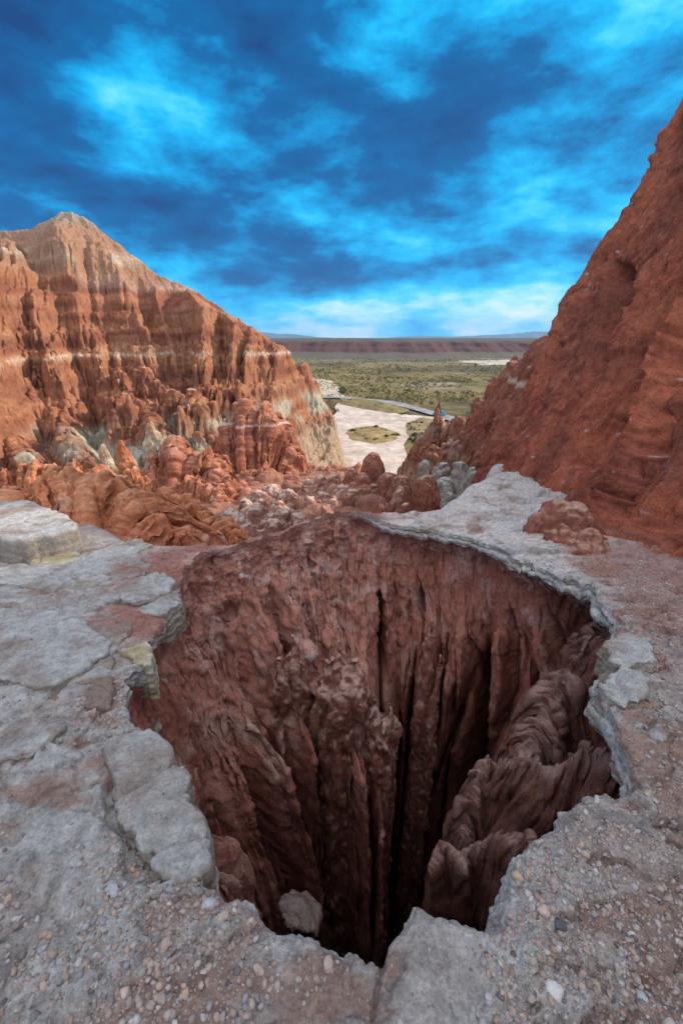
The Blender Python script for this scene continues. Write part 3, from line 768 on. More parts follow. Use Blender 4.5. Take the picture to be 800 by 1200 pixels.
blade('fluted_rock', [(268,566,38.5), (282,548,38.6), (298,545,38.4), (314,548,38), (328,562,37.4)], 6, 2.6,
      'rounded red foot standing in front of the tall rock tower', 'fluted rock', 33, lean=(.02, -.15), jagd=.7, ns=320, nh=200, axis_t=-.05, amp=.7, sc=6.0, cfun=_mixc, mat=M_FAR, byy=True)
_str = lambda V, Nn: strata(V, Nn)
for crest_, lab_, sd2 in (([(30,432,66), (48,455,60), (62,478,55), (78,503,49), (94,532,43), (104,556,39)], 'long orange spur running down to the sand patch at the left foot of the hill', 35),
                         ([(150,440,66), (160,462,60), (172,482,55), (184,500,50), (196,520,45), (204,540,41)], 'orange spur running down from the sharp pinnacle to the ribbed rock', 39),
                         ([(-30,470,56), (-8,490,51), (12,510,46), (28,532,42), (40,556,38)], 'yellowish spur at the left edge of the view below the hill', 43),
                         ([(205,462,62), (222,478,58), (240,494,54), (252,512,50)], 'short orange spur between the round shouldered pinnacle and the tall red tower', 47)):
    blade('rock_spur', crest_, 11, 4.6, lab_, 'rock spur', sd2, lean=(.05, -.05), jagd=1.2, ns=420, nh=260, axis_t=.05, amp=.7, sc=7.0, cfun=_str, mat=M_FAR, byy=True)
mass('rock_pinnacle', fingers([L(160, 432, 60, 1.6, -12, p=1.6), L(168, 428, 60, 1.8, -12, p=1.6), L(184, 444, 60, 2.2, -12, p=1.7), L(200, 455, 59, 2.2, -12), L(152, 455, 59, 1.8, -12), L(175, 470, 57, 2.5, -12)], 4, 3), .13, 1.5,
     'steep orange pinnacle with a sharp tip standing in front of the white layer', 'pinnacle', None, .8, .45, 31)
mass('rock_pinnacle', fingers([L(225, 454, 57, 1.7, -12, p=2.5), L(238, 470, 56, 1.7, -12), L(215, 475, 56, 1.5, -12)], 4, 4), .13, 1.4,
     'round shouldered orange pinnacle to the right of the sharp one', 'pinnacle', None, .7, .45, 37)
mass('rock_pinnacle', fingers([L(284, 456, 60, 1.2, -12, p=2.0), L(276, 470, 59, 1.6, -12), L(292, 475, 58, 1.6, -12)], 3, 5), .13, 1.2,
     'small pointed orange pinnacle above the tall red tower', 'pinnacle', None, .7, .45, 38)
for (px, row, y, R, lab, cf, p_, ln) in [
    (92, 536, 36, .75, 'pale leaning spire nearest the broad red mound, leftmost of the light cones', pale_c, 1.7, (-.5, 0)),
    (120, 520, 39, 1.15, 'tall pale green cone beside the leaning spire', pale_c, 1.6, (0, 0)),
    (144, 514, 41, 1.25, 'tan cone with a blunt red tip between the pale cone and the ribbed rock', orange_c, 1.7, (-.4, 0)),
    (150, 548, 34, .75, 'short stubby orange spire standing at the foot of the tan cone', orange_c, 2.4, (0, 0)),
    (178, 492, 45, 1.45, 'broad spire with a red cap over a pale green waist above the ribbed rock', pale_c, 2.2, (-.3, 0)),
    (56, 566, 31, 1.0, 'low white dome on the sand patch behind the broad red mound', grey_c, 2.4, (0, 0)),
    (190, 540, 31, .55, 'slim pale finger of rock against the ribbed rock', pale_c, 2.4, (0, 0))]:
    mass('rock_spire', [L(px, row, y, R, -14.5, p=p_, lean=ln, q=1.4)], .07, .8, lab, 'rock spire', 'light spires at the foot of the left hill', .6, .5, int(px), cfun=cf)
# domes in the middle
DM = [(437, 529, 35, 1.15, 'tall round red dome in front of the white gravel lot', redmud_c, 3.4),
      (501, 555, 22.5, .80, 'tall flat topped red brown post beside the end of the pale ledge', redmud_c, 4.5),
      (468, 568, 22, .55, 'small pink topped dome left of the tall post', pink_c, 2.6),
      (462, 582, 21, .42, 'low pale capped knob in front of the pink topped dome', pink_c, 2.4),
      (446, 590, 20, .36, 'smallest round brown knob before the far rim of the hole', redmud_c, 2.6),
      (476, 590, 20.5, .4, 'squat knob touching the foot of the tall post', pink_c, 2.4),
      (408, 577, 22, .50, 'upright brown thumb of rock with a smooth round head', redmud_c, 3.4),
      (437, 566, 26, .85, 'wide red hump between the two round headed rocks', redmud_c, 2.4),
      (412, 548, 34, .9, 'dark red stump at the foot of the left hill end', redmud_c, 2.6),
      (425, 553, 33, .9, 'flat brown stump beside the tall red dome', redmud_c, 3.0),
      (455, 553, 33, 1.3, 'low red wall of rock right of the tall red dome', redmud_c, 3.6),
      (470, 556, 31, 1.0, 'low brown block behind the pink topped dome', redmud_c, 3.6),
      (356, 583, 25, .9, 'brown rounded block in the sandy hollow', pink_c, 2.4),
      (385, 590, 20, .6, 'pale brown knob just beyond the far rim of the hole', pink_c, 2.4),
      (330, 588, 25, .7, 'greenish brown boulder left in the sandy hollow', grey_c, 2.2)]
for (px, row, y, R, lab, cf, p_) in DM:
    zt = at_y(px, row, y)[2]
    mass('rock_dome', [L(px, row, y, R, zt-max(2.6, 4*R), p=p_, q=2.0)], .055, .75, lab, 'rock dome', 'rounded rocks in the ravine', .4, .5, int(px+row), cfun=cf)
mass('rock_hump', fingers([L(375, 556, 29, 1.3, -12), L(392, 553, 28, 1.3, -12), L(400, 566, 26, 1.3, -12), L(378, 575, 25, 1.2, -12), L(414, 572, 26, 1.0, -12), L(360, 562, 29, 1.2, -12), L(390, 580, 23.5, .8, -12, p=3), L(375, 585, 23.2, .5, -12, p=3)], 4, 6), .07, 1.1,
     'large pale pink hump with rounded fingers in front, left of the tall red dome', 'rock hump', None, .55, .55, 71, cfun=pink_c)
mass('rock_hump', fingers([L(360, 540, 46, 2.0, -16), L(380, 545, 44, 2.0, -16), L(345, 550, 44, 1.6, -16), L(396, 552, 42, 1.6, -16), L(365, 560, 38, 1.5, -14)], 4, 7), .1, 1.3,
     'dark red hump between the rock tower and the end of the left hill', 'rock hump', None, .7, .5, 73, cfun=redmud_c)
mass('rock_hump', fingers([L(243, 600, 11.5, .9, -6, sx=1.4), L(270, 594, 13, 1.0, -7), L(300, 590, 14, 1.0, -7), L(330, 594, 14, .9, -7), L(352, 601, 12.5, .7, -6), L(285, 608, 10.5, .8, -6), L(318, 609, 10.6, .75, -6), L(255, 618, 9.6, .7, -6), L(350, 612, 10, .5, -6)], 3, 9, .5, .5, .85), .035, .7,
     'low pale pink hump of smooth folds just beyond the left end of the far rim', 'rock hump', None, .55, .5, 77, topk=.5, cfun=pink_c)
mass('rock_hump', fingers([L(300, 572, 21, 1.0, -9), L(318, 566, 22, 1.1, -9), L(338, 572, 21.5, 1.0, -9), L(286, 582, 19, .8, -9), L(360, 580, 19, .8, -9), L(380, 590, 17, .6, -9), L(325, 584, 18, .8, -9)], 4, 10), .05, .8,
     'brown pink hump of knobs between the ribbed red rock and the big pale hump', 'rock hump', None, .6, .5, 79, cfun=pink_c)
blade('mud_fin', [(-20,560,24), (5,548,24.6), (22,552,24.8), (44,541,25), (62,550,25), (84,544,24.8), (104,553,24), (124,550,23.6), (140,562,22.8), (160,556,23.2), (176,572,22)], 5, 1.8,
     'low ridge of orange red fins behind the broad mound at the left', 'mud fin', 81, lean=(.05, -.15), jagd=.6, ns=520, nh=220, axis_t=-.1, amp=.7, sc=4.0, cfun=orange_c, mat=M_FAR, byy=True)
for i, (px, row, y, R, lab) in enumerate([
    (520, 541, 33, 1.0, 'grey green dome with a pale crown, topmost of the grey cluster'),
    (540, 540, 32, .95, 'grey dome at the right end of the grey cluster'),
    (521, 558, 29, 1.0, 'wide grey dome in the middle of the grey cluster'),
    (498, 538, 36, .8, 'slim grey dome at the left end of the grey cluster'),
    (527, 576, 25, .75, 'low grey dome nearest the pale ledge'),
    (556, 546, 28, .9, 'brown tinted grey dome against the foot of the red slope')]):
    zt = at_y(px, row, y)[2]
    mass('rock_dome', [L(px, row, y, R, zt-3.5, p=2.8)], .06, .8, lab, 'rock dome', 'grey domes below the right spur', .5, .45, 500+i, cfun=grey_c)
# right spur: stepped cliff running down to a needle
mass('rock_spur', fingers([L(642, 392, 24, 2.2, -14), L(622, 408, 29, 2.4, -16), L(606, 414, 32, 2.0, -16, p=3.5), L(594, 434, 34, 1.8, -18, p=5), L(582, 440, 35, 1.6, -18, p=5), L(574, 452, 37, 1.5, -18), L(566, 468, 39, 1.5, -18),
      L(559, 462, 42, 1.0, -18, p=1.6), L(553, 480, 43, 1.6, -20), L(543, 486, 46, 1.6, -20, p=1.7), L(535, 484, 50, 1.4, -22, p=1.5), L(527, 492, 51, 1.6, -22), L(505, 492, 52, 1.8, -22),
      L(495, 505, 53, 1.8, -23), L(486, 518, 55, 1.9, -24), L(478, 532, 56, 1.8, -24), L(545, 505, 41, 2.0, -20), L(562, 500, 38, 2.0, -18), L(528, 515, 45, 2.2, -20), L(508, 520, 48, 2.2, -21), L(580, 500, 33, 2.0, -16), L(572, 520, 30, 1.6, -14),
      L(592, 485, 29, 1.6, -14), L(610, 460, 27, 2.0, -14), L(552, 486, 39, .9, -18, p=2.2)], 4, 8)+[L(515, 462, 52, 1.25, -22, p=2.6, q=1.2, flare=1.0), L(513, 478, 52, 1.7, -22, p=2.0)], .10, 1.3,
     'stepped red rock spur with a thin needle at its left end above the gravel lot', 'rock spur', None, .95, .5, 83, red=.9, sand=.5)
# mud lump on the ledge
mass('mud_lump', [dict(x=p[0], y=p[1], zt=p[2], zb=-1.2, R=R) for p, R in ((at_y(652, 584, 4.5), .34), (at_y(680, 590, 4.4), .36), (at_y(630, 602, 4.4), .22), (at_y(660, 612, 4.1), .27), (at_y(692, 618, 4.0), .32), (at_y(640, 622, 4.1), .16), (at_y(676, 632, 3.9), .2))], .022, .4,
     'lumpy red brown mud mound sitting on the pale ledge against the slope', 'mud mound', None, .5, .8, 91, cfun=redmud_c, mat=M_HILL)

# ------------------------------------------------------------------ broken rock inside the hole
def hull_rock(name, pts, voxel, size, label, cat, seed, cfun, flute=.4, rough=.8, mat=None, group=None, topk=.2, axis=None, amp=.05, f=9.0):
    bm = bmesh.new()
    for p in pts: bm.verts.new([float(v) for v in p])
    bmesh.ops.convex_hull(bm, input=bm.verts)
    loose = [v for v in bm.verts if not v.link_faces]
    bmesh.ops.delete(bm, geom=loose, context='VERTS')
    me = bpy.data.meshes.new(name); bm.to_mesh(me); bm.free()
    me = remesh_me(name, me, voxel)
    V = jag(me, seed, axis, amp, f) if axis else weather(me, size, flute, rough, seed, topk); set_col(me, cfun(V, normals(me)))
    org = V.mean(0); org[2] = V[:, 2].min()
    return tag(put(name, me, mat or M_WALL, org), label, cat, group)
def jag(me, seed, axis, amp=.05, f=9.0):
    """split rock: plates and grooves that run along an axis, broken by steps"""
    ax_ = np.array(axis, float); ax_ /= np.linalg.norm(ax_)
    p1 = np.cross(ax_, [0, 0, 1.]); p1 /= np.linalg.norm(p1); p2 = np.cross(ax_, p1)
    for ps in range(2):
        V = coords(me); Nn = normals(me)
        a, b, c = V@ax_, V@p1, V@p2
        w = .04*n3(a*3, b*3, c*3, seed)
        if ps == 0:
            st = n3(a*f*.12, (b+w)*f*.5, (c+w)*f*.5, seed+1)*3.2; fr = st-np.floor(st)
            d = amp*((np.floor(st)+sm(.0, .16, fr))*.55-.9*np.exp(-(n3(a*f*.1, (b+w)*f*.45, (c+w)*f*.45, seed+2)/.07)**2))
            d = d+amp*.7*np.floor(n3(a*f*.35, b*f*.2, c*f*.2, seed+3)*2.5)*.5
        else:
            d = amp*(.45*(1-2*np.abs(n3(a*f*.5, (b+w)*f*2, (c+w)*f*2, seed+4)))+.5*fbm3(V, f*.7, 5, seed+5, .62))
        me.vertices.foreach_set('co', (V+Nn*d[:, None]).astype(np.float32).ravel()); me.update()
    return coords(me)
def fin_c(V, Nn): return fin_c0(V, Nn)*.85
def fin_c0(V, Nn):
    nz = fbm3(V, 2.2, 4, 421); c = mix(rgb(.25, .105, .078), rgb(.17, .07, .052), sm(-.2, .3, nz))
    c = mix(c, rgb(.40, .25, .21), sm(.6, .95, Nn[:, 2]+.3*fbm3(V, 5, 3, 422))*.5)
    return mix(c, rgb(.34, .19, .15), sm(.2, .5, fbm3(V*np.array([1, 1, .4]), 6.5, 4, 423))*.5)
def ptsT(l): return [at_t(*p) for p in l]
def pillar_c(V, Nn):
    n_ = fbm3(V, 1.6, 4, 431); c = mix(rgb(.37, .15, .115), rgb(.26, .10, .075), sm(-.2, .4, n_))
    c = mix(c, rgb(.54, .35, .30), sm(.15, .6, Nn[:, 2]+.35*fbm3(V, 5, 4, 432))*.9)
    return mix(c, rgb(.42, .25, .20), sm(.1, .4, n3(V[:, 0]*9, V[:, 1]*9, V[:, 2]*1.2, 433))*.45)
for lab_, lb_, sz_, sd_ in (
    ('stout pointed rock pillar standing out from the middle of the far wall of the hole', [L(398, 748, 2.907, 0.224, -9, p=11, q=1.7, flare=.5), L(382, 770, 2.907, 0.190, -9, p=14, q=1.8, flare=.4), L(416, 768, 2.890, 0.202, -9, p=14, q=1.8, flare=.4), L(400, 790, 2.763, 0.213, -9, p=14, q=1.8, flare=.4), L(372, 800, 2.890, 0.146, -9, p=14, q=1.8, flare=.4)], .17, 651),
    ('flat topped rock pillar right of the stout pointed one, lower on the far wall', [L(438, 812, 2.788, 0.146, -9, p=24, q=1.9, flare=.4), L(456, 822, 2.770, 0.112, -9, p=24, q=1.9, flare=.4), L(448, 838, 2.678, 0.112, -9, p=22, q=1.9, flare=.4)], .13, 657),
    ('thin light tipped rock finger on the right part of the far wall', [L(505, 722, 3.280, 0.078, -8, p=16, q=1.8, flare=.9), L(516, 765, 3.162, 0.056, -8, p=16, q=1.8, flare=.9)], .09, 663),
    ('blunt rock pillar left of the stout pointed one on the far wall', [L(343, 742, 3.077, 0.146, -9, p=14, q=1.8, flare=.5), L(326, 765, 2.975, 0.112, -9, p=14, q=1.8, flare=.5), L(352, 775, 2.975, 0.112, -9, p=14, q=1.8, flare=.5)], .13, 669)):
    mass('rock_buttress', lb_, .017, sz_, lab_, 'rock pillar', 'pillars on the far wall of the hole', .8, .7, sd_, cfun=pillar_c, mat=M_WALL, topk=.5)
blade('rock_fin', [(502,1020,2.05), (508,996,2.1), (515,983,2.12), (527,989,2.1), (540,1000,2.05), (548,1020,2.0)], 1.3, .13, 'slim brown rock blade with a pale tip rising by the near rim', 'rock fin', 601, jagd=.02, amp=.24, lean=(.16, .0))
blade('rock_fin', [(543,1010,2.05), (552,990,2.1), (566,983,2.05), (580,976,1.98), (594,974,1.92), (608,985,1.84), (622,990,1.78)], 1.2, .15, 'ragged brown rock fin leaning on the near right rim behind the slim blade', 'rock fin', 607, jagd=.04, amp=.32, lean=(.12, .0))
blade('rock_fin', [(536,1000,2.8), (550,940,2.9), (562,900,3.0), (574,884,3.0), (590,890,2.9), (606,886,2.8), (630,896,2.68), (660,892,2.58), (695,878,2.45), (730,882,2.3), (760,885,2.15)], 2.4, .30, 'long slanted red brown rock fin crossing the right side of the hole', 'rock fin', 613, jagd=.07, ns=420, amp=.5, lean=(.0, -.05))
blade('rock_fin', [(610,905,3.2), (624,860,3.25), (640,820,3.35), (655,795,3.4), (672,776,3.4), (690,745,3.45), (706,726,3.45), (722,722,3.3), (742,760,3.0)], 2.6, .60, 'big crumbling red rubble bank under the overhanging ledges on the right', 'rubble bank', 619, jagd=.08, ns=420, lean=(.05, -.2), amp=.75)
hull_rock('boulder', ptsT([(326, 1055, 1.75), (340, 1041, 1.85), (365, 1052, 1.82), (378, 1070, 1.75), (372, 1098, 1.65), (335, 1090, 1.6), (340, 1060, 2.1), (370, 1075, 2.1), (350, 1110, 1.9)]), .010, .16,
     'grey pink boulder wedged under the near rim inside the hole', 'boulder', 631, lambda V, Nn: pink_c(V, Nn)*.42, .2, .9, M_WALL)

# ------------------------------------------------------------------ slabs of cap rock
def slab(pix, lift, thick, label, seed, cfun, group='slabs of pale cap rock', name='rock_slab', n=220, m=90, tilt=(0, 0), rnd=.07):
    pts = np.array([on_ground(*p)[:2] for p in pix]); ctr = pts.mean(0)
    rel = pts-ctr; an = np.arctan2(rel[:, 1], rel[:, 0]); o = np.argsort(an); an = an[o]; ra = np.hypot(rel[:, 0], rel[:, 1])[o]
    th = np.linspace(-np.pi, np.pi, n+1)[:-1]
    rad = np.empty(n)
    # straight edges between the corners
    P = rel[o]; Q = np.roll(P, -1, 0)
    for i, t in enumerate(th):
        d = np.array([math.cos(t), math.sin(t)]); best = None
        for a_, b_ in zip(P, Q):
            e = b_-a_; den = d[0]*e[1]-d[1]*e[0]
            if abs(den) < 1e-9: continue
            s = (a_[0]*e[1]-a_[1]*e[0])/den; w = (a_[0]*d[1]-a_[1]*d[0])/den
            if s > 0 and -1e-6 <= w <= 1+1e-6: best = s if best is None else max(best, s)
        rad[i] = best if best else ra.mean()
    rad = np.convolve(np.concatenate([rad[-5:], rad, rad[:5]]), np.ones(3)/3, 'same')[5:-5]
    sc = rad.mean()
    bx, by = ctr[0]+np.cos(th)*rad, ctr[1]+np.sin(th)*rad
    rad = rad*1.05*(1+.05*n2(bx*6/ max(sc, .2)*.4, by*6/max(sc, .2)*.4, seed))+.030*n2(bx*7, by*7, seed+1)+.016*n2(bx*20, by*20, seed+2)+.008*n2(bx*55, by*55, seed+3)
    ntop = m*2//3
    kk = np.concatenate([np.linspace(0.004, 1, ntop)**.75, np.full(m-ntop, 1.0)])
    dz = np.concatenate([np.zeros(ntop), np.linspace(0, 1, m-ntop+1)[1:]])
    X = ctr[0]+np.cos(th)[:, None]*rad[:, None]*kk; Y = ctr[1]+np.sin(th)[:, None]*rad[:, None]*kk
    base = -.10*np.maximum(0, Y-1.0); lift = lift*.62
    er = min(thick*rnd, .03)
    dist_e = (1-kk)[None, :]*rad[:, None]
    rounding = er*(1-np.sqrt(np.clip(1-(np.clip(er*1.6-dist_e, 0, None)/(er*1.6))**2, 0, 1)))
    Z = base+lift-rounding-dz[None, :]*thick+tilt[0]*(X-ctr[0])+tilt[1]*(Y-ctr[1])
    V = np.stack([X, Y, Z], -1).reshape(-1, 3)
    Fc = grid_faces(n, m, True)[:, ::-1]
    me = mesh_from(name, V, Fc[:, ::-1]); Nn = normals(me)
    if Nn[:n*ntop].mean(0)[2] < 0: Fc = Fc; 
    else: Fc = Fc[:, ::-1]
    me = mesh_from(name, V, Fc); Nn = normals(me)
    ed = np.exp(-(dist_e/.05)).ravel()
    lay = n2(V[:, 2]*38+2*n2(V[:, 0]*3, V[:, 1]*3, seed+3), V[:, 0]*.7, seed+4)
    d = .018*fbm3(V, 3.5, 5, seed+5, .6)-.010*np.maximum(0, fbm3(V, 9, 4, seed+9, .6)-.08)*2+.007*fbm3(V, 34, 3, seed+11, .6)-.016*np.exp(-(n2(V[:, 0]*2.2, V[:, 1]*2.2, seed+17)/.035)**2)*(np.repeat(dz[None], n, 0).ravel() == 0)+.012*lay*(np.repeat(dz[None], n, 0).ravel() > 0)+.012*fbm3(V, 12, 3, seed+15)*ed
    V2 = V+Nn*d[:, None]
    me = mesh_from(name, V2, Fc); set_col(me, cfun(V2, Nn, seed))
    ori = V2.mean(0); ori[2] = V2[:, 2].min()
    return tag(put(name, me, M_SLAB, ori), label, 'rock slab', group)
def slab_c(V, Nn, seed):
    p = fbm3(V, 2.0, 5, seed+20)
    c = mix(rgb(.33, .27, .24), rgb(.46, .445, .435), sm(-.3, .15, p))
    c = mix(c, DIRT, sm(.02, .35, fbm3(V, 3.2, 5, seed+25, .6))*.8*sm(.3, .8, Nn[:, 2]))
    return mix(c, mix(YEL, DIRT, .5), sm(.75, .3, Nn[:, 2])*.5)
def slab_brown(V, Nn, seed):
    p = fbm3(V, 2.4, 5, seed+20)
    c = mix(rgb(.28, .205, .17), rgb(.37, .32, .285), sm(-.15, .3, p))
    return mix(c, DIRT, sm(.1, .4, fbm3(V, 5, 4, seed+25, .6))*.6)
def slab_yel(V, Nn, seed):
    p = fbm3(V, 4, 5, seed+20); return mix(rgb(.42, .34, .20), rgb(.60, .54, .42), sm(-.2, .3, p))
SL = [([(0,612),(38,609),(78,626),(96,642),(72,652),(30,660),(-40,655),(-60,625)], .42, .6, 'thick pale boulder slab at the back left in front of the red mound', slab_c),
 ([(40,654),(86,649),(92,658),(72,668),(38,667)], .06, .3, 'small mustard yellow slab tucked below the thick boulder slab', slab_yel),
 ([(-50,668),(0,666),(50,663),(88,668),(84,681),(45,694),(0,686),(-50,690)], .06, .3, 'long flat grey slab just in front of the mustard slab', slab_c),
 ([(92,656),(128,643),(164,634),(175,642),(150,655),(112,665)], .06, .3, 'tapered light grey slab reaching towards the orange earth', slab_c),
 ([(118,664),(158,655),(178,664),(168,676),(135,684),(126,676)], .05, .3, 'tan slab above the small dark gap', slab_brown),
 ([(72,706),(130,688),(141,704),(104,726),(76,726)], .055, .3, 'rounded oblong slab below left of the dark gap', slab_c),
 ([(133,690),(182,676),(206,683),(200,697),(158,712),(142,702)], .075, .3, 'pale fractured slab right of the dark gap', slab_c),
 ([(160,716),(196,698),(212,690),(211,704),(198,718),(172,722)], .03, .25, 'thin slab with a broken end overhanging the red earth', slab_c),
 ([(58,684),(92,678),(118,686),(100,697),(70,703),(52,696)], .04, .3, 'dull brown slab between the long grey slab and the oblong one', slab_brown),
 ([(78,732),(150,716),(166,722),(150,745),(132,762),(108,744)], .025, .3, 'flat rust brown slab stretching under the oblong slab', slab_brown),
 ([(-60,688),(20,690),(58,704),(66,716),(20,738),(-60,735)], .05, .3, 'wide blue grey slab at the left edge behind the big angular one', slab_c),
 ([(-60,740),(22,738),(66,716),(126,756),(127,770),(58,810),(-60,790)], .075, .3, 'big angular blue grey slab with a sharp shaded front edge', slab_c),
 ([(128,768),(134,772),(132,800),(130,830),(100,826),(58,818),(98,795)], .02, .25, 'brown slab broken along the rim in front of the big angular slab', slab_brown),
 ([(144,764),(172,752),(180,770),(178,780),(158,779)], .03, .25, 'crumbling yellow block at the left lip of the hole', slab_yel),
 ([(-60,850),(0,848),(50,842),(69,856),(40,884),(-60,905)], .035, .2, 'pale blunt slab at the left edge above the gravel slope', slab_c),
 ([(126,882),(166,857),(198,874),(214,905),(226,942),(242,965),(243,1012),(222,1030),(180,1012),(140,960)], .05, .3, 'large whitish rim block hanging over the left side of the hole', slab_c),
 ([(706,760),(728,744),(760,753),(765,776),(730,786),(712,776)], .05, .22, 'rounded pale ledge plate, upper of the two at the right lip', slab_c),
 ([(700,808),(726,787),(752,790),(757,815),(730,832),(708,824)], .06, .24, 'rounded pale ledge plate with a dark underside, lower of the two at the right lip', slab_c),
 ([(755,862),(770,856),(776,876),(762,888),(754,880)], .06, .2, 'small square white block near the right rim', slab_c)]
for i, (pix, lift, th_, lab, cf) in enumerate(SL):
    slab(pix, lift, th_, lab, 700+i*31, cf)

# ------------------------------------------------------------------ stones
def ico(sub):
    bm = bmesh.new(); bmesh.ops.create_icosphere(bm, subdivisions=sub, radius=1)
    V = np.array([v.co for v in bm.verts]); Fc = np.array([[v.index for v in f.verts] for f in bm.faces]); bm.free(); return V, Fc
IV1, IF1 = ico(1); IV2, IF2 = ico(2); IV3, IF3 = ico(3)
def pebble_shapes(base, cnt, seed):
    out = []
    for i in range(cnt):
        g = np.random.default_rng(seed+i)
        V = base*(1+.22*fbm3(base, 1.1, 2, seed+i)[:, None])
        # chip flats
        for _ in range(5):
            d = g.normal(size=3); d /= np.linalg.norm(d); h = g.uniform(.62, .85)
            ex = np.maximum(0, V@d-h); V = V-ex[:, None]*d*.85
        out.append(V*np.array([1, g.uniform(.6, .95), g.uniform(.45, .75)]))
    return out
def drop_vec(x, y):
    """height of the near ground at x, y, read from its own grid"""
    th = np.arctan2(y-HC[1], x-HC[0]); fi = np.interp(th, np.concatenate([TH, [TH[0]+2*np.pi]]), np.arange(NT+1))
    i0_ = np.floor(fi).astype(int) % NT; i1_ = (i0_+1) % NT; f = fi-np.floor(fi)
    rr0 = np.interp(fi, np.arange(NT+1), np.append(R0, R0[0]))
    o_ = np.hypot(x-HC[0], y-HC[1])-rr0
    fj = np.interp(o_, off, np.arange(NO)); j = np.clip(np.floor(fj).astype(int), 0, NO-2); g_ = fj-j
    Zt = Vg[:, :NO, 2][:, ::-1]
    return (Zt[i0_, j]*(1-g_)+Zt[i0_, j+1]*g_)*(1-f)+(Zt[i1_, j]*(1-g_)+Zt[i1_, j+1]*g_)*f, o_
PCOL = [rgb(.45, .40, .37), rgb(.40, .31, .27), rgb(.34, .25, .22), rgb(.55, .52, .50), rgb(.50, .36, .31), rgb(.20, .18, .19), rgb(.11, .10, .12), rgb(.38, .38, .41), rgb(.47, .33, .24), rgb(.36, .29, .27)]
PW = np.array([.19, .17, .15, .07, .1, .05, .04, .09, .06, .08]); PW /= PW.sum()
small = pebble_shapes(IV1, 14, 900); big = pebble_shapes(IV3, 8, 950)
cand = []
g = np.random.default_rng(77)
nW = 0
# gravel density depends on a noise field; sizes follow a power law
N_TRY = 260000
xs = g.uniform(-2.8, 3.2, N_TRY); ys = g.uniform(-.6, 3.6, N_TRY)
dist_c = np.hypot(xs, ys)
keep = g.uniform(size=N_TRY) < np.clip(1.3/(.35+dist_c**1.7), 0, 1)
den = fbm2(xs, ys, 1.6, 5, 801)+.60*sm(.0, .7, xs)*sm(1.9, .6, ys)+.55*sm(-.15, -.6, xs)*sm(1.25, .6, ys)*sm(-1.7, -1.0, xs)-.05+.25*sm(1.3, 1.7, xs)
keep &= g.uniform(size=N_TRY) < sm(-.10, .5, den)*.96+.04
zs, rim_d = drop_vec(xs, ys)
keep &= rim_d > .012
SLABP = [[on_ground(*p)[:2] for p in q[0]] for q in SL]
def in_poly(px, py, poly):
    c_ = np.zeros(len(px), bool); j = len(poly)-1
    for i in range(len(poly)):
        with np.errstate(divide='ignore', invalid='ignore'):
            c_ ^= ((poly[i][1] > py) != (poly[j][1] > py)) & (px < (poly[j][0]-poly[i][0])*(py-poly[i][1])/(poly[j][1]-poly[i][1])+poly[i][0])
        j = i
    return c_
for q in SLABP: keep &= ~in_poly(xs, ys, q)
xs, ys, zs = xs[keep], ys[keep], zs[keep]
sz = np.clip(.0034*(g.pareto(1.9, len(xs))+1), 0, .024)*(1+.15*np.hypot(xs, ys))
bigs = []
bm_ = np.where((sz > .0135) & (np.hypot(xs, ys) < 2.0) & (ys > .3))[0][:70]
for i in bm_: bigs.append((xs[i], ys[i], zs[i], sz[i]))
ok = np.ones(len(xs), bool); ok[bm_] = False
xs, ys, zs, sz = xs[ok], ys[ok], zs[ok], np.minimum(sz[ok], .0145)
n = len(xs); sh = g.integers(len(small), size=n); SM = np.stack(small)
v = SM[sh]*sz[:, None, None]
an = g.uniform(0, 2*np.pi, n); tl_ = g.normal(0, .25, (n, 2)); ca, sa = np.cos(an), np.sin(an)
Rm = np.stack([np.stack([ca, -sa, tl_[:, 0]], -1), np.stack([sa, ca, tl_[:, 1]], -1), np.stack([-tl_[:, 0], -tl_[:, 1], np.ones(n)], -1)], 1)
v = np.einsum('nij,nkj->nik', v, Rm)+np.stack([xs, ys, zs+sz*.02], -1)[:, None, :]
fs = IF1[None]+(np.arange(n)*len(IV1))[:, None, None]
cc = (np.stack(PCOL)[g.choice(len(PCOL), size=n, p=PW)]*.68+rgb(.27, .215, .19)*.32)*g.uniform(.7, 1.12, (n, 1))
me = mesh_from('gravel', v.reshape(-1, 3), fs.reshape(-1, 3)); set_col(me, np.repeat(cc, len(IV1), 0))
tag(put('gravel', me, M_STONE), 'loose gravel scattered over the ground around the hole', 'gravel', None, 'stuff')
print('gravel stones', n, 'big', len(bigs))
# stones large enough to pick up one by one
CN = ['grey', 'brown', 'dark brown', 'white', 'pink', 'charcoal', 'black', 'blue grey', 'rust', 'dull brown']
smeshes = {}
for i, (x_, y_, z_, s) in enumerate(bigs):
    ci = int(g.choice(len(PCOL), p=PW)); sh = int(g.integers(len(big)))
    if (ci, sh) not in smeshes:
        me = mesh_from('stone', big[sh], IF3); set_col(me, np.repeat((PCOL[ci]*1.0)[None], len(big[sh]), 0)); me.materials.append(M_STONE); smeshes[(ci, sh)] = me
    o = bpy.data.objects.new('stone', smeshes[(ci, sh)]); COL.objects.link(o)
    o.location = (x_, y_, z_+s*.02); o.scale = (s, s, s); o.rotation_euler = (g.normal(0, .2), g.normal(0, .2), g.uniform(0, 6.28))
    side = 'left of the hole' if x_ < -.1 else ('right of the hole' if x_ > .35 else 'at the near lip of the hole')
    tag(o, f'{CN[ci]} stone lying in the gravel {side}', 'stone', f'{CN[ci]} stones in the gravel {side}')

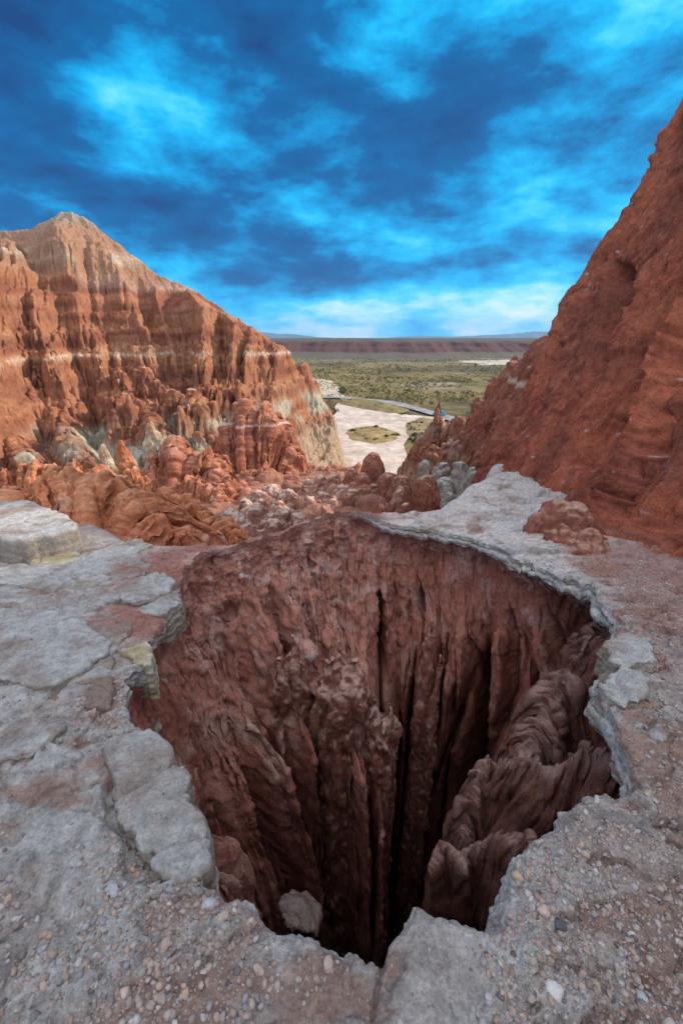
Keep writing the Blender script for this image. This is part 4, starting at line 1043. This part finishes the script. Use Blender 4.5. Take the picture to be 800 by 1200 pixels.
# ------------------------------------------------------------------ plain, lot, road, mesa, mountains
ZP = -25.0
NA, NR = 420, 420
a = np.radians(np.linspace(-80, 80, NA)); r = 45*np.exp(np.linspace(0, math.log(14000/45), NR))
A_, R_ = np.meshgrid(a, r, indexing='ij'); x = R_*np.sin(A_); y = R_*np.cos(A_)
z = ZP+.35*fbm2(x, y, .02, 4, 820)*sm(150, 260, R_)
V = np.stack([x, y, z], -1).reshape(-1, 3); Fc = grid_faces(NA, NR)[:, ::-1]
xf, yf = V[:, 0], V[:, 1]
nz = fbm2(xf, yf*1.0, .012, 5, 825)+.4*fbm2(xf, yf, .08, 3, 826)
c = mix(rgb(.19, .14, .055), rgb(.085, .07, .026), sm(-.2, .2, nz))
c = mix(c, rgb(.30, .25, .18), sm(.22, .4, fbm2(xf, yf*2.2, .012, 4, 830))*.8)
c = mix(c, rgb(.17, .16, .11), sm(350, 700, yf)*.6)
me = mesh_from('plain', V, Fc); set_col(me, c); struct(put('plain', me, M_PLAIN))
def blob(name, pix, lift, col, mat, n=160, m=24, dome=0.0, jit=.08, noise_f=.25, seed=0):
    P = np.array([at_z(*p, ZP)[:2] for p in pix]); 
    # closed smooth outline
    k = len(P); t = np.arange(k+1); Pc = np.vstack([P, P[:1]])
    ts = np.linspace(0, k, n, endpoint=False)
    def cr(i): return P[i % k]
    out = []
    for s in ts:
        i = int(s); f = s-i; p0, p1, p2, p3 = cr(i-1), cr(i), cr(i+1), cr(i+2)
        out.append(.5*((2*p1)+(p2-p0)*f+(2*p0-5*p1+4*p2-p3)*f*f+(3*p1-p0-3*p2+p3)*f**3))
    out = np.array(out); ctr = out.mean(0)
    kk = np.linspace(.01, 1, m)
    _an = np.linspace(0, 2*np.pi, n, endpoint=False); wob = 1+jit*(n2(np.cos(_an)*2, np.sin(_an)*2, seed)+.7*n2(np.cos(_an)*6, np.sin(_an)*6, seed)+.5*n2(np.cos(_an)*16, np.sin(_an)*16, seed))
    XY = ctr+(out-ctr)[:, None, :]*(kk[None, :, None]*wob[:, None, None])
    zz = ZP+lift+dome*(1-kk**2)[None, :]+.0*XY[..., 0]
    if dome: zz = zz+.25*dome*n2(XY[..., 0]*.3, XY[..., 1]*.3, seed)*(1-kk**4)
    V = np.concatenate([XY, zz[..., None]], -1).reshape(-1, 3)
    Fc = grid_faces(n, m, True)
    me = mesh_from(name, V, Fc)
    if normals(me)[:, 2].mean() < 0: me = mesh_from(name, V, Fc[:, ::-1])
    nz = fbm2(V[:, 0], V[:, 1], noise_f, 4, seed+1)
    set_col(me, mix(col[0], col[1], sm(-.3, .3, nz)))
    return struct(put(name, me, mat))
WHITE = (rgb(.53, .45, .40), rgb(.42, .33, .275))
blob('gravel_lot', [(398,470),(430,480),(452,485),(492,488),(520,492),(500,505),(475,520),(480,545),(470,580),(410,580),(395,545),(388,500)], .55, WHITE, M_PLAIN, seed=840)
def ribbon(name, pix, w, lift, col, seed):
    P = np.array([at_z(*p, ZP)[:2] for p in pix]); k = len(P); out = []
    for s in np.linspace(0, k-1.001, 120):
        i = int(s); f = s-i; q = lambda j: P[min(max(j, 0), k-1)]
        p0, p1, p2, p3 = q(i-1), q(i), q(i+1), q(i+2)
        out.append(.5*((2*p1)+(p2-p0)*f+(2*p0-5*p1+4*p2-p3)*f*f+(3*p1-p0-3*p2+p3)*f**3))
    out = np.array(out); tg = np.gradient(out, axis=0); tg /= np.linalg.norm(tg, axis=1)[:, None]; nr = np.stack([-tg[:, 1], tg[:, 0]], 1)
    of = np.linspace(-w/2, w/2, 9)
    XY = out[:, None, :]+nr[:, None, :]*of[None, :, None]
    V = np.concatenate([XY, np.full(XY.shape[:2]+(1,), ZP+lift)], -1).reshape(-1, 3); Fc = grid_faces(120, 9)
    me = mesh_from(name, V, Fc)
    if normals(me)[:, 2].mean() < 0: me = mesh_from(name, V, Fc[:, ::-1])
    set_col(me, mix(col[0], col[1], sm(-.3, .3, fbm2(V[:, 0], V[:, 1], .3, 3, seed)))); return struct(put(name, me, M_PLAIN))
ribbon('road', [(250,470),(380,467),(420,469),(452,472),(478,478),(500,484),(530,493),(560,504)], 5.5, .62, (rgb(.27, .26, .28), rgb(.21, .205, .22)), 850)
blob('scrub_island', [(406,508),(418,503),(440,502),(460,507),(468,514),(455,520),(435,522),(412,517)], .56, (rgb(.29, .20, .095), rgb(.20, .145, .06)), M_PLAIN, dome=.9, seed=860)
blob('scrub_island', [(474,502),(488,493),(505,492),(530,500),(540,515),(510,530),(485,520)], .57, (rgb(.29, .205, .11), rgb(.20, .15, .07)), M_PLAIN, dome=.7, seed=870)
blob('scrub_island', [(392,471),(420,468),(455,474),(478,482),(470,486),(440,483),(410,478)], .58, (rgb(.22, .165, .075), rgb(.15, .12, .045)), M_PLAIN, dome=.5, seed=875)
for nm, pix, col_ in (('sand_wash', [(330,440),(372,444),(395,452),(400,462),(380,468),(340,462)], (rgb(.50, .42, .33), rgb(.38, .31, .22))),
                     ('sand_wash', [(540,424),(590,422),(630,424),(600,428),(560,428)], (rgb(.46, .40, .33), rgb(.38, .34, .27)))):
    blob(nm, pix, .52, col_, M_PLAIN, jit=.3, seed=880)

# mesa across the valley
NX, NYm = 900, 60
xm = np.linspace(-900, 1000, NX); t = np.linspace(0, 1, NYm)
yf0 = 720+150*fbm2(xm, 0*xm, .0035, 5, 900)+26*(1-2*np.abs(n2(xm*.012, 0*xm, 905)))+9*(n2(xm*.045, 0*xm, 906))
prof_y = np.interp(t, [0, .35, .6, .7, .8, 1], [-130, -20, 22, 34, 60, 800])
prof_z = np.interp(t, [0, .35, .6, .7, .8, 1], [ZP-.5, ZP+5.0, ZP+13, ZP+18.5, ZP+21.2, ZP+23.4])
Xm = np.repeat(xm[:, None], NYm, 1); Ym = yf0[:, None]+prof_y[None, :]
Zm = prof_z[None, :]+np.interp(t, [0, .3, .7, 1], [0, 1.2, 3.0, 2.6])[None, :]*fbm2(Xm, Ym, .010, 5, 910)
Ym = Ym-np.interp(t, [0, .3, .5, .75, 1], [0, 14, 22, 8, 0])[None, :]*(1-2*np.abs(fbm2(Xm, Zm*.2, .022, 4, 912)))
Zm = Zm-np.interp(t, [0, .5, .7, .85, 1], [0, 0, 3.0, 2.0, 0])[None, :]*np.abs(fbm2(Xm, 0*Xm, .018, 4, 914))*2
V = np.stack([Xm, Ym, Zm], -1).reshape(-1, 3); Fc = grid_faces(NX, NYm)
me = mesh_from('mesa', V, Fc); Nn = normals(me)
if Nn[:, 2].mean() < 0: Fc = Fc[:, ::-1]; me = mesh_from('mesa', V, Fc); Nn = normals(me)
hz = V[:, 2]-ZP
c = mix(rgb(.10, .085, .06), rgb(.085, .038, .032), sm(3, 7, hz+2*fbm2(V[:, 0], V[:, 1], .02, 3, 915)))  # rock albedo darkened, cloud shadow over the mesa put into the colour
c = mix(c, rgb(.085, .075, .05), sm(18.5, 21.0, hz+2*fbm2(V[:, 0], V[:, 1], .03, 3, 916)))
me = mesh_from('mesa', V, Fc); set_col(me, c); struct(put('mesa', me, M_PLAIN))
# far mountains
def mountains(y0, prof, seed):
    xs_ = np.array([at_y(px, 395, y0)[0] for px, _ in prof]); zs_ = np.array([at_y(px, rw_, y0)[2] for px, rw_ in prof])
    xm = np.linspace(xs_[0], xs_[-1], 500); top = np.interp(xm, xs_, zs_)
    top = top+.10*(np.abs(top)+30)*fbm2(xm, 0*xm, .004, 5, seed)
    t = np.linspace(0, 1, 30)
    H = np.maximum(top-ZP, 1)
    X = np.repeat(xm[:, None], 30, 1); Y = y0+np.interp(t, [0, .5, 1], [-700, 0, 700])[None, :]+80*fbm2(X, np.repeat(t[None], 500, 0)*3, .004, 3, seed+5)
    Z = ZP-1+H[:, None]*(1-np.abs(2*t-1)**1.1)[None, :]
    V = np.stack([X, Y, Z], -1).reshape(-1, 3); Fc = grid_faces(500, 30)
    me = mesh_from('mountain', V, Fc)
    if normals(me)[:, 2].mean() < 0: me = mesh_from('mountain', V, Fc[:, ::-1])
    set_col(me, mix(rgb(.10, .11, .09), rgb(.16, .15, .12), sm(-.3, .3, fbm2(V[:, 0], V[:, 1], .003, 4, seed+7))))
    struct(put('mountain_range', me, M_PLAIN))
mountains(9000, [(-300,392),(100,386),(250,384),(300,388),(325,391),(345,391.5),(372,395),(395,396)], 930)
mountains(9500, [(440,397),(470,394.5),(500,393.5),(530,394.5),(560,393),(600,391),(625,388),(640,388.5),(700,384),(900,386),(1200,392)], 940)

# ------------------------------------------------------------------ shrubs
def shrub_mesh(seed, n=70):
    g = np.random.default_rng(seed); V = []; Fc = []; k = 0
    for i in range(n):
        d = g.normal(size=3); d[2] = abs(d[2])*.8; d /= np.linalg.norm(d); p = d*np.array([.5, .5, .62])*g.uniform(.45, 1)**.5; p[2] += .05
        s = g.uniform(.10, .2); u = g.normal(size=3); u /= np.linalg.norm(u); w = np.cross(u, d); w /= np.linalg.norm(w)+1e-6
        V += [p-u*s, p+w*s*.7, p+u*s, p-w*s*.7]; Fc.append([k, k+1, k+2, k+3]); k += 4
    return np.array(V), np.array(Fc)
SH = [shrub_mesh(1000+i) for i in range(6)]; SHL = [shrub_mesh(1100+i, 18) for i in range(6)]
SCOL = [('grey green', rgb(.13, .122, .055)), ('olive', rgb(.13, .12, .035)), ('yellow', rgb(.34, .26, .03)), ('dark green', rgb(.045, .06, .025)), ('straw', rgb(.34, .26, .12))]
SWT = [.32, .26, .12, .20, .10]
g = np.random.default_rng(99)
pts = []
LOTP = [at_z(*p, ZP)[:2] for p in [(398,476),(452,485),(520,492),(500,505),(475,520),(480,545),(470,580),(410,580),(395,545),(388,500)]]
ROADP = [at_z(*p, ZP)[:2] for p in [(250,470),(380,467),(420,469),(452,472),(478,478),(500,484),(530,493),(560,504)]]
ISL = [[at_z(*p, ZP)[:2] for p in q] for q in ([(408,508),(440,503),(466,513),(435,521)], [(476,502),(490,494),(525,502),(530,515),(487,519)])]
def inside(p, poly):
    c = False; j = len(poly)-1
    for i in range(len(poly)):
        if (poly[i][1] > p[1]) != (poly[j][1] > p[1]) and p[0] < (poly[j][0]-poly[i][0])*(p[1]-poly[i][1])/(poly[j][1]-poly[i][1])+poly[i][0]: c = not c
        j = i
    return c
def near_road(p):
    for a_, b_ in zip(ROADP[:-1], ROADP[1:]):
        ab = b_-a_; t = np.clip(((p-a_)@ab)/(ab@ab), 0, 1)
        if np.linalg.norm(p-a_-t*ab) < 5: return True
    return False
while len(pts) < 11000:
    ry = 112*math.exp(g.uniform(0, 1)**.75*math.log(690/112)); an = g.uniform(math.radians(-20), math.radians(34))
    p = np.array([ry*math.tan(an), ry])
    if ry < 260:
        if near_road(p): continue
        if inside(p, LOTP) and not any(inside(p, q) for q in ISL): continue
    if n2(p[0]*.02, p[1]*.02, 960)+.5*n2(p[0]*.06, p[1]*.06, 961) < -.12+.35*(g.uniform()-.6): continue
    pts.append(p)
for q in ISL:
    qa = np.array(q); lo, hi = qa.min(0)-1.5, qa.max(0)+1.5; kq = 0
    while kq < 75:
        p = g.uniform(lo, hi)
        if inside(p, q) or (g.uniform() < .12 and inside(qa.mean(0)+(p-qa.mean(0))*.9, q)): pts.append(p); kq += 1
pts = np.array(pts); pts = pts[np.argsort(np.hypot(pts[:, 0], pts[:, 1]))]
# those the photo can show: between the left hill end and the right spur
vis = [i for i, p in enumerate(pts) if -.15 < p[0]/p[1] < .22]
ind = set(vis[:290]); cache = {}
Vs, Fs, Cs = [], [], []; nv = 0
for i, p in enumerate(pts):
    isl = any(inside(p, q) for q in ISL)
    ci = int(g.choice(5, p=SWT)); s = g.uniform(.5, 1.15)*(1.35 if ci == 3 else 1.0)*(.6 if isl else 1); k = int(g.integers(6))
    zz = ZP+(.8 if isl else .12)
    if i in ind:
        if (ci, k) not in cache:
            v, f = SH[k]; me = mesh_from('desert_shrub', v, f, False); set_col(me, SCOL[ci][1]*np.random.default_rng(i).uniform(.7, 1.3, (len(v), 1))); me.materials.append(M_PLANT); cache[(ci, k)] = me
        o = bpy.data.objects.new('desert_shrub', cache[(ci, k)]); COL.objects.link(o); o.location = (p[0], p[1], zz); o.scale = (s*1.8, s*1.8, s*1.3); o.rotation_euler = (0, 0, g.uniform(0, 6.28))
        where = 'on the dry islands of the gravel lot' if isl else 'on the plain beyond the gravel lot'
        tag(o, f'{SCOL[ci][0]} desert shrub growing {where}', 'shrub', f'{SCOL[ci][0]} shrubs {where}')
    else:
        v, f = SHL[k]; an = g.uniform(0, 6.28); ca, sa = math.cos(an), math.sin(an)
        s2 = s*1.7
        Vs.append(np.stack([p[0]+s2*(v[:, 0]*ca-v[:, 1]*sa), p[1]+s2*(v[:, 0]*sa+v[:, 1]*ca), zz+s*1.3*v[:, 2]], 1)); Fs.append(f+nv); nv += len(v)
        Cs.append(np.repeat((SCOL[ci][1]*g.uniform(.75, 1.25))[None], len(v), 0))
me = mesh_from('scrub', np.concatenate(Vs), np.concatenate(Fs), False); set_col(me, np.concatenate(Cs))
tag(put('scrub', me, M_PLANT), 'low desert scrub covering the far plain', 'scrub', None, 'stuff')
# the lone juniper
p = at_z(401, 463, ZP)
tree = bpy.data.objects.new('juniper_tree', None); COL.objects.link(tree); tree.location = (p[0], p[1], ZP)
tag(tree, 'lone dark green juniper standing above the scrub beyond the road', 'tree')
V, Fq, cap = lathe(0, 0, -.2, 3.4, .28, p=1.2, q=1.2, n=10, m=12)
me = mesh_from('trunk', V, Fq); set_col(me, np.repeat(rgb(.16, .11, .08)[None], len(V), 0)); put('trunk', me, M_PLANT, None, tree)
g2_ = np.random.default_rng(5); Vs, Fs, Cs = [], [], []; nv = 0
for i in range(420):
    d = g2_.normal(size=3); d /= np.linalg.norm(d); rr_ = g2_.uniform(.3, 1)**.4
    q = d*rr_*np.array([1.9, 1.9, 2.0])*(1+.35*n3(*(d*1.7)[:, None], 970)[0]); q[2] = q[2]*1.0+2.4
    if q[2] < .35: continue
    s = g2_.uniform(.16, .34); u = g2_.normal(size=3); u /= np.linalg.norm(u); w = np.cross(u, d); w /= np.linalg.norm(w)+1e-6
    Vs.append(np.array([q-u*s, q+w*s*.7, q+u*s, q-w*s*.7])); Fs.append(np.array([[0, 1, 2, 3]])+nv); nv += 4
    Cs.append(np.repeat((rgb(.05, .075, .035)*g2_.uniform(.7, 1.4))[None], 4, 0))
me = mesh_from('crown', np.concatenate(Vs), np.concatenate(Fs), False); set_col(me, np.concatenate(Cs)); put('crown', me, M_PLANT, None, tree)

# ------------------------------------------------------------------ parked car
p = at_z(514, 487, ZP+.62)
car = bpy.data.objects.new('parked_car', None); COL.objects.link(car); car.location = (p[0], p[1], ZP+.62); car.rotation_euler = (0, 0, math.radians(158))
tag(car, 'bright blue car parked beside the road behind the rock needle', 'car')
M_PAINT = flat_mat('blue_paint', (.01, .36, .62), .28, .1, .6); M_GLASS = flat_mat('car_glass', (.02, .03, .04), .08, 0, .8); M_TYRE = flat_mat('tyre', (.02, .02, .02), .8); M_RIM = flat_mat('rim', (.5, .5, .52), .35, .8); M_LAMP = flat_mat('lamp_lens', (.8, .8, .78), .15); M_BLACK = flat_mat('black_plastic', (.03, .03, .03), .6)
def extrude_profile(prof, w0, w1fun, name, mat, parent):
    bm = bmesh.new(); Ls = []
    for sgn in (-1, 1): Ls.append([bm.verts.new((x_, sgn*w1fun(z_)*w0, z_)) for x_, z_ in prof])
    n = len(prof)
    bm.faces.new(Ls[0]); bm.faces.new(Ls[1][::-1])
    for i in range(n): bm.faces.new([Ls[0][(i+1) % n], Ls[0][i], Ls[1][i], Ls[1][(i+1) % n]])
    bmesh.ops.recalc_face_normals(bm, faces=bm.faces)
    bmesh.ops.bevel(bm, geom=bm.edges[:], offset=.05, segments=2, affect='EDGES', clamp_overlap=True)
    me = bpy.data.meshes.new(name); bm.to_mesh(me); bm.free(); return put(name, me, mat, None, parent)
body = [(-2.25,.45),(-2.3,.75),(-2.2,1.0),(-1.95,1.06),(-1.5,1.62),(-1.1,1.70),(.1,1.68),(.85,1.12),(1.9,.98),(2.25,.82),(2.3,.5),(2.1,.35),(-2.1,.35)]
extrude_profile(body, .92, lambda z: 1 if z < 1.1 else .82, 'body', M_PAINT, car)
for sgn in (-1, 1):
    for prof in ([(-1.62,1.14),(-1.28,1.56),(-.42,1.58),(-.42,1.14)], [(-.34,1.14),(-.34,1.58),(.06,1.57),(.62,1.14)]):
        bm = bmesh.new(); vs = [bm.verts.new((x_, sgn*(.93-.36*(z_-1.1)), z_)) for x_, z_ in prof]; vs2 = [bm.verts.new((x_, sgn*(.86-.36*(z_-1.1)), z_)) for x_, z_ in prof]
        bm.faces.new(vs); bm.faces.new(vs2[::-1])
        for i in range(4): bm.faces.new([vs[i], vs2[i], vs2[(i+1) % 4], vs[(i+1) % 4]])
        bmesh.ops.recalc_face_normals(bm, faces=bm.faces)
        me = bpy.data.meshes.new('window'); bm.to_mesh(me); bm.free(); put('window', me, M_GLASS, None, car)
def boxm(name, mat, lo, hi, parent):
    bm = bmesh.new(); bmesh.ops.create_cube(bm, size=1)
    for v in bm.verts: v.co = Vector([(lo[k]+hi[k])/2+v.co[k]*(hi[k]-lo[k]) for k in range(3)])
    bmesh.ops.bevel(bm, geom=bm.edges[:], offset=.02, segments=1, affect='EDGES')
    me = bpy.data.meshes.new(name); bm.to_mesh(me); bm.free(); return put(name, me, mat, None, parent)
def quadbox(name, mat, pts4, off):
    bm = bmesh.new(); a_ = [bm.verts.new(q) for q in pts4]; b_ = [bm.verts.new(tuple(np.array(q)+off)) for q in pts4]
    bm.faces.new(a_); bm.faces.new(b_[::-1])
    for i in range(4): bm.faces.new([a_[i], b_[i], b_[(i+1) % 4], a_[(i+1) % 4]])
    bmesh.ops.recalc_face_normals(bm, faces=bm.faces); me = bpy.data.meshes.new(name); bm.to_mesh(me); bm.free(); return put(name, me, mat, None, car)
quadbox('windscreen', M_GLASS, [(.20,-.66,1.63),(.20,.66,1.63),(.80,.72,1.18),(.80,-.72,1.18)], np.array([.03, 0, .04]))
quadbox('rear_window', M_GLASS, [(-1.56,-.66,1.58),(-1.56,.66,1.58),(-1.90,.72,1.14),(-1.90,-.72,1.14)], np.array([-.04, 0, .03]))
for sgn in (-1, 1):
    boxm('headlight', M_LAMP, (2.12, sgn*.62-.16, .72), (2.30, sgn*.62+.16, .88), car)
    boxm('tail_light', flat_mat('tail_lens', (.5, .02, .02), .2), (-2.33, sgn*.66-.14, .78), (-2.18, sgn*.66+.14, .96), car)
    boxm('mirror', M_BLACK, (.5, sgn*1.02-.09, 1.12), (.66, sgn*1.02+.09, 1.28), car)
    for xx in (-1.4, 1.4):
        bm = bmesh.new(); bmesh.ops.create_cone(bm, cap_ends=True, segments=24, radius1=.34, radius2=.34, depth=.24, matrix=Matrix.Translation((xx, sgn*.84, .34))@Matrix.Rotation(math.pi/2, 4, 'X'))
        bmesh.ops.bevel(bm, geom=[e for e in bm.edges if e.calc_face_angle(0) > 1], offset=.04, segments=2, affect='EDGES')
        me = bpy.data.meshes.new('wheel'); bm.to_mesh(me); bm.free(); wh = put('wheel', me, M_TYRE, None, car)
        bm = bmesh.new(); bmesh.ops.create_cone(bm, cap_ends=True, segments=20, radius1=.2, radius2=.2, depth=.04, matrix=Matrix.Translation((xx, sgn*.965, .34))@Matrix.Rotation(math.pi/2, 4, 'X'))
        me = bpy.data.meshes.new('rim'); bm.to_mesh(me); bm.free(); put('rim', me, M_RIM, None, wh)
boxm('bumper', M_BLACK, (2.2, -.8, .38), (2.36, .8, .56), car); boxm('bumper', M_BLACK, (-2.38, -.8, .40), (-2.24, .8, .60), car)

# ------------------------------------------------------------------ sky and light
SUN_AZ = math.radians(74)      # clockwise from the view direction (+y), to the right
SUN_EL = math.radians(26)
w = bpy.data.worlds.new('World'); scene.world = w; w.use_nodes = True
nt = w.node_tree; N = nt.nodes; Lk = nt.links; N.clear()
def nd(t, **kw):
    n = N.new(t)
    for k_, v_ in kw.items(): setattr(n, k_, v_)
    return n
def math_(op, a, b=None, c=None, clamp=False):
    n = nd('ShaderNodeMath', operation=op, use_clamp=clamp)
    for i, v in enumerate((a, b, c)):
        if v is None: continue
        if isinstance(v, (int, float)): n.inputs[i].default_value = v
        else: Lk.new(v, n.inputs[i])
    return n.outputs[0]
def smooth(v, a, b, lo=0.0, hi=1.0):
    n = nd('ShaderNodeMapRange', interpolation_type='SMOOTHSTEP'); Lk.new(v, n.inputs['Value'])
    n.inputs['From Min'].default_value = a; n.inputs['From Max'].default_value = b; n.inputs['To Min'].default_value = lo; n.inputs['To Max'].default_value = hi
    return n.outputs['Result']
tc = nd('ShaderNodeTexCoord'); sep = nd('ShaderNodeSeparateXYZ'); Lk.new(tc.outputs['Generated'], sep.inputs[0])
dx, dy, dz = sep.outputs
dzp = math_('ADD', math_('MAXIMUM', dz, 0.0), .27)
cu = math_('DIVIDE', dx, dzp); cv = math_('DIVIDE', dy, dzp)
cmb = nd('ShaderNodeCombineXYZ'); Lk.new(cu, cmb.inputs[0]); Lk.new(cv, cmb.inputs[1])
def noise(vec, scale, detail, rough, dist=0.0, off=(0, 0, 0), sc=(1, 1, 1), rot=0.0):
    mp = nd('ShaderNodeMapping'); mp.inputs['Location'].default_value = off; mp.inputs['Scale'].default_value = sc; mp.inputs['Rotation'].default_value = (0, 0, rot); Lk.new(vec, mp.inputs['Vector'])
    n = nd('ShaderNodeTexNoise'); n.inputs['Scale'].default_value = scale; n.inputs['Detail'].default_value = detail; n.inputs['Roughness'].default_value = rough; n.inputs['Distortion'].default_value = dist
    Lk.new(mp.outputs[0], n.inputs['Vector']); return n.outputs['Fac']
c1 = noise(cmb.outputs[0], 1.0, 9, .56, .15, (5.2, 5.9, 0), (.9, 1.25, 1))
c2 = noise(tc.outputs['Generated'], 5.2, 10, .60, .12, (9.9, 2.2, 0), (.85, .85, 2.0))
c2b = noise(tc.outputs['Generated'], 5.2, 10, .60, .12, (9.9-.008, 2.2, -.020), (.85, .85, 2.0))
cl = math_('ADD', math_('MULTIPLY', c1, .47), math_('MULTIPLY', c2, .53))
cl = math_('ADD', math_('MULTIPLY', math_('SUBTRACT', cl, .5), 1.65), .475)
relief = math_('MULTIPLY', math_('SUBTRACT', c2b, c2), .85)
cl = math_('ADD', cl, relief)
# broad brightness: a dark mass to the left and centre, lighter to the right and along the horizon
az = math_('ARCTAN2', dx, dy)
right = smooth(az, -.1, .7)
lowb = smooth(dz, .13, .015)
mid = smooth(dz, .05, .26)
bright = math_('ADD', cl, math_('MULTIPLY', right, .06))
bright = math_('ADD', bright, math_('MULTIPLY', lowb, .21))
bright = math_('SUBTRACT', bright, math_('MULTIPLY', math_('MULTIPLY', smooth(az, .30, -.2), mid), .055))
glow = math_('MULTIPLY', smooth(az, .12, .40), math_('MULTIPLY', smooth(dz, .02, .09), smooth(dz, .30, .14)))
bright = math_('ADD', bright, math_('MULTIPLY', glow, .06))
ramp = nd('ShaderNodeValToRGB'); Lk.new(bright, ramp.inputs[0])
els = ramp.color_ramp.elements
stops = [(.26, (.004, .045, .18)), (.42, (.0, .115, .34)), (.51, (.0, .29, .65)), (.58, (.005, .46, .90)), (.67, (.10, .66, .97)), (.80, (.60, .90, 1.0)), (.88, (1.0, .98, .95))]
while len(els) < len(stops): els.new(.5)
for e, (p_, c_) in zip(els, stops): e.position = p_; e.color = (*c_, 1)
# overhead and behind the viewer the unseen sky is made whiter and brighter as fill
grey = nd('ShaderNodeValToRGB'); Lk.new(cl, grey.inputs[0]); ge = grey.color_ramp.elements
ge[0].position = .3; ge[0].color = (.44, .50, .60, 1); ge[1].position = .7; ge[1].color = (.96, .96, .97, 1)
ovh = math_('MAXIMUM', smooth(dz, .50, .70), math_('MULTIPLY', smooth(dy, .15, -.35), smooth(dz, -.1, .6, .25, 1.0)))
mx = nd('ShaderNodeMix', data_type='RGBA'); Lk.new(ovh, mx.inputs[0]); Lk.new(ramp.outputs[0], mx.inputs[6]); Lk.new(grey.outputs[0], mx.inputs[7])
bgc = nd('ShaderNodeBackground'); Lk.new(mx.outputs[2], bgc.inputs[0]); bgc.inputs[1].default_value = 1.0
st = math_('ADD', math_('MULTIPLY', ovh, .48), .82); Lk.new(st, bgc.inputs[1])
sky = nd('ShaderNodeTexSky'); sky.sky_type = 'NISHITA'; sky.sun_disc = False; sky.sun_elevation = SUN_EL; sky.sun_rotation = SUN_AZ
bgs = nd('ShaderNodeBackground'); Lk.new(sky.outputs[0], bgs.inputs[0]); bgs.inputs[1].default_value = .06
mxs = nd('ShaderNodeMixShader'); mxs.inputs[0].default_value = .95; Lk.new(bgs.outputs[0], mxs.inputs[1]); Lk.new(bgc.outputs[0], mxs.inputs[2])
out = nd('ShaderNodeOutputWorld'); Lk.new(mxs.outputs[0], out.inputs[0])
sd = bpy.data.lights.new('sun', 'SUN'); sd.energy = 3.5; sd.angle = math.radians(3); sd.color = (1, .86, .68)
so = bpy.data.objects.new('sun', sd); COL.objects.link(so)
dirv = Vector((math.sin(SUN_AZ)*math.cos(SUN_EL), math.cos(SUN_AZ)*math.cos(SUN_EL), math.sin(SUN_EL)))
so.rotation_euler = dirv.to_track_quat('Z', 'Y').to_euler(); so.location = (30, 10, 40)

hm = bpy.data.materials.new('air'); hm.use_nodes = True; hm.node_tree.nodes.clear()
_v = hm.node_tree.nodes.new('ShaderNodeVolumePrincipled'); _v.inputs['Density'].default_value = HAZE; _v.inputs['Color'].default_value = (.25, .55, 1.0, 1); _v.inputs['Anisotropy'].default_value = .2
_mo = hm.node_tree.nodes.new('ShaderNodeOutputMaterial'); hm.node_tree.links.new(_v.outputs[0], _mo.inputs['Volume'])
bm = bmesh.new(); bmesh.ops.create_cube(bm, size=1)
for v in bm.verts: v.co = Vector((v.co.x*26000, 4800+v.co.y*13000, 130+v.co.z*330))
me = bpy.data.meshes.new('haze'); bm.to_mesh(me); bm.free()
tag(put('haze', me, hm), 'thin blue haze in the air over the valley', 'haze', None, 'stuff')
cd = bpy.data.cameras.new('camera'); cam = bpy.data.objects.new('camera', cd); COL.objects.link(cam)
cam.location = (0, 0, CAMZ); cam.rotation_euler = (math.pi/2-PITCH, 0, 0)
cd.sensor_fit = 'VERTICAL'; cd.sensor_height = 36; cd.lens = 15.0; cd.clip_start = .05; cd.clip_end = 30000
scene.camera = cam
scene.view_settings.view_transform = 'Standard'; scene.view_settings.look = 'None'; scene.view_settings.exposure = 0.6; scene.view_settings.gamma = 1.0; scene.view_settings.use_curve_mapping = False
scene.cycles.use_denoising = True
scene.cycles.max_bounces = 8; scene.cycles.diffuse_bounces = 6
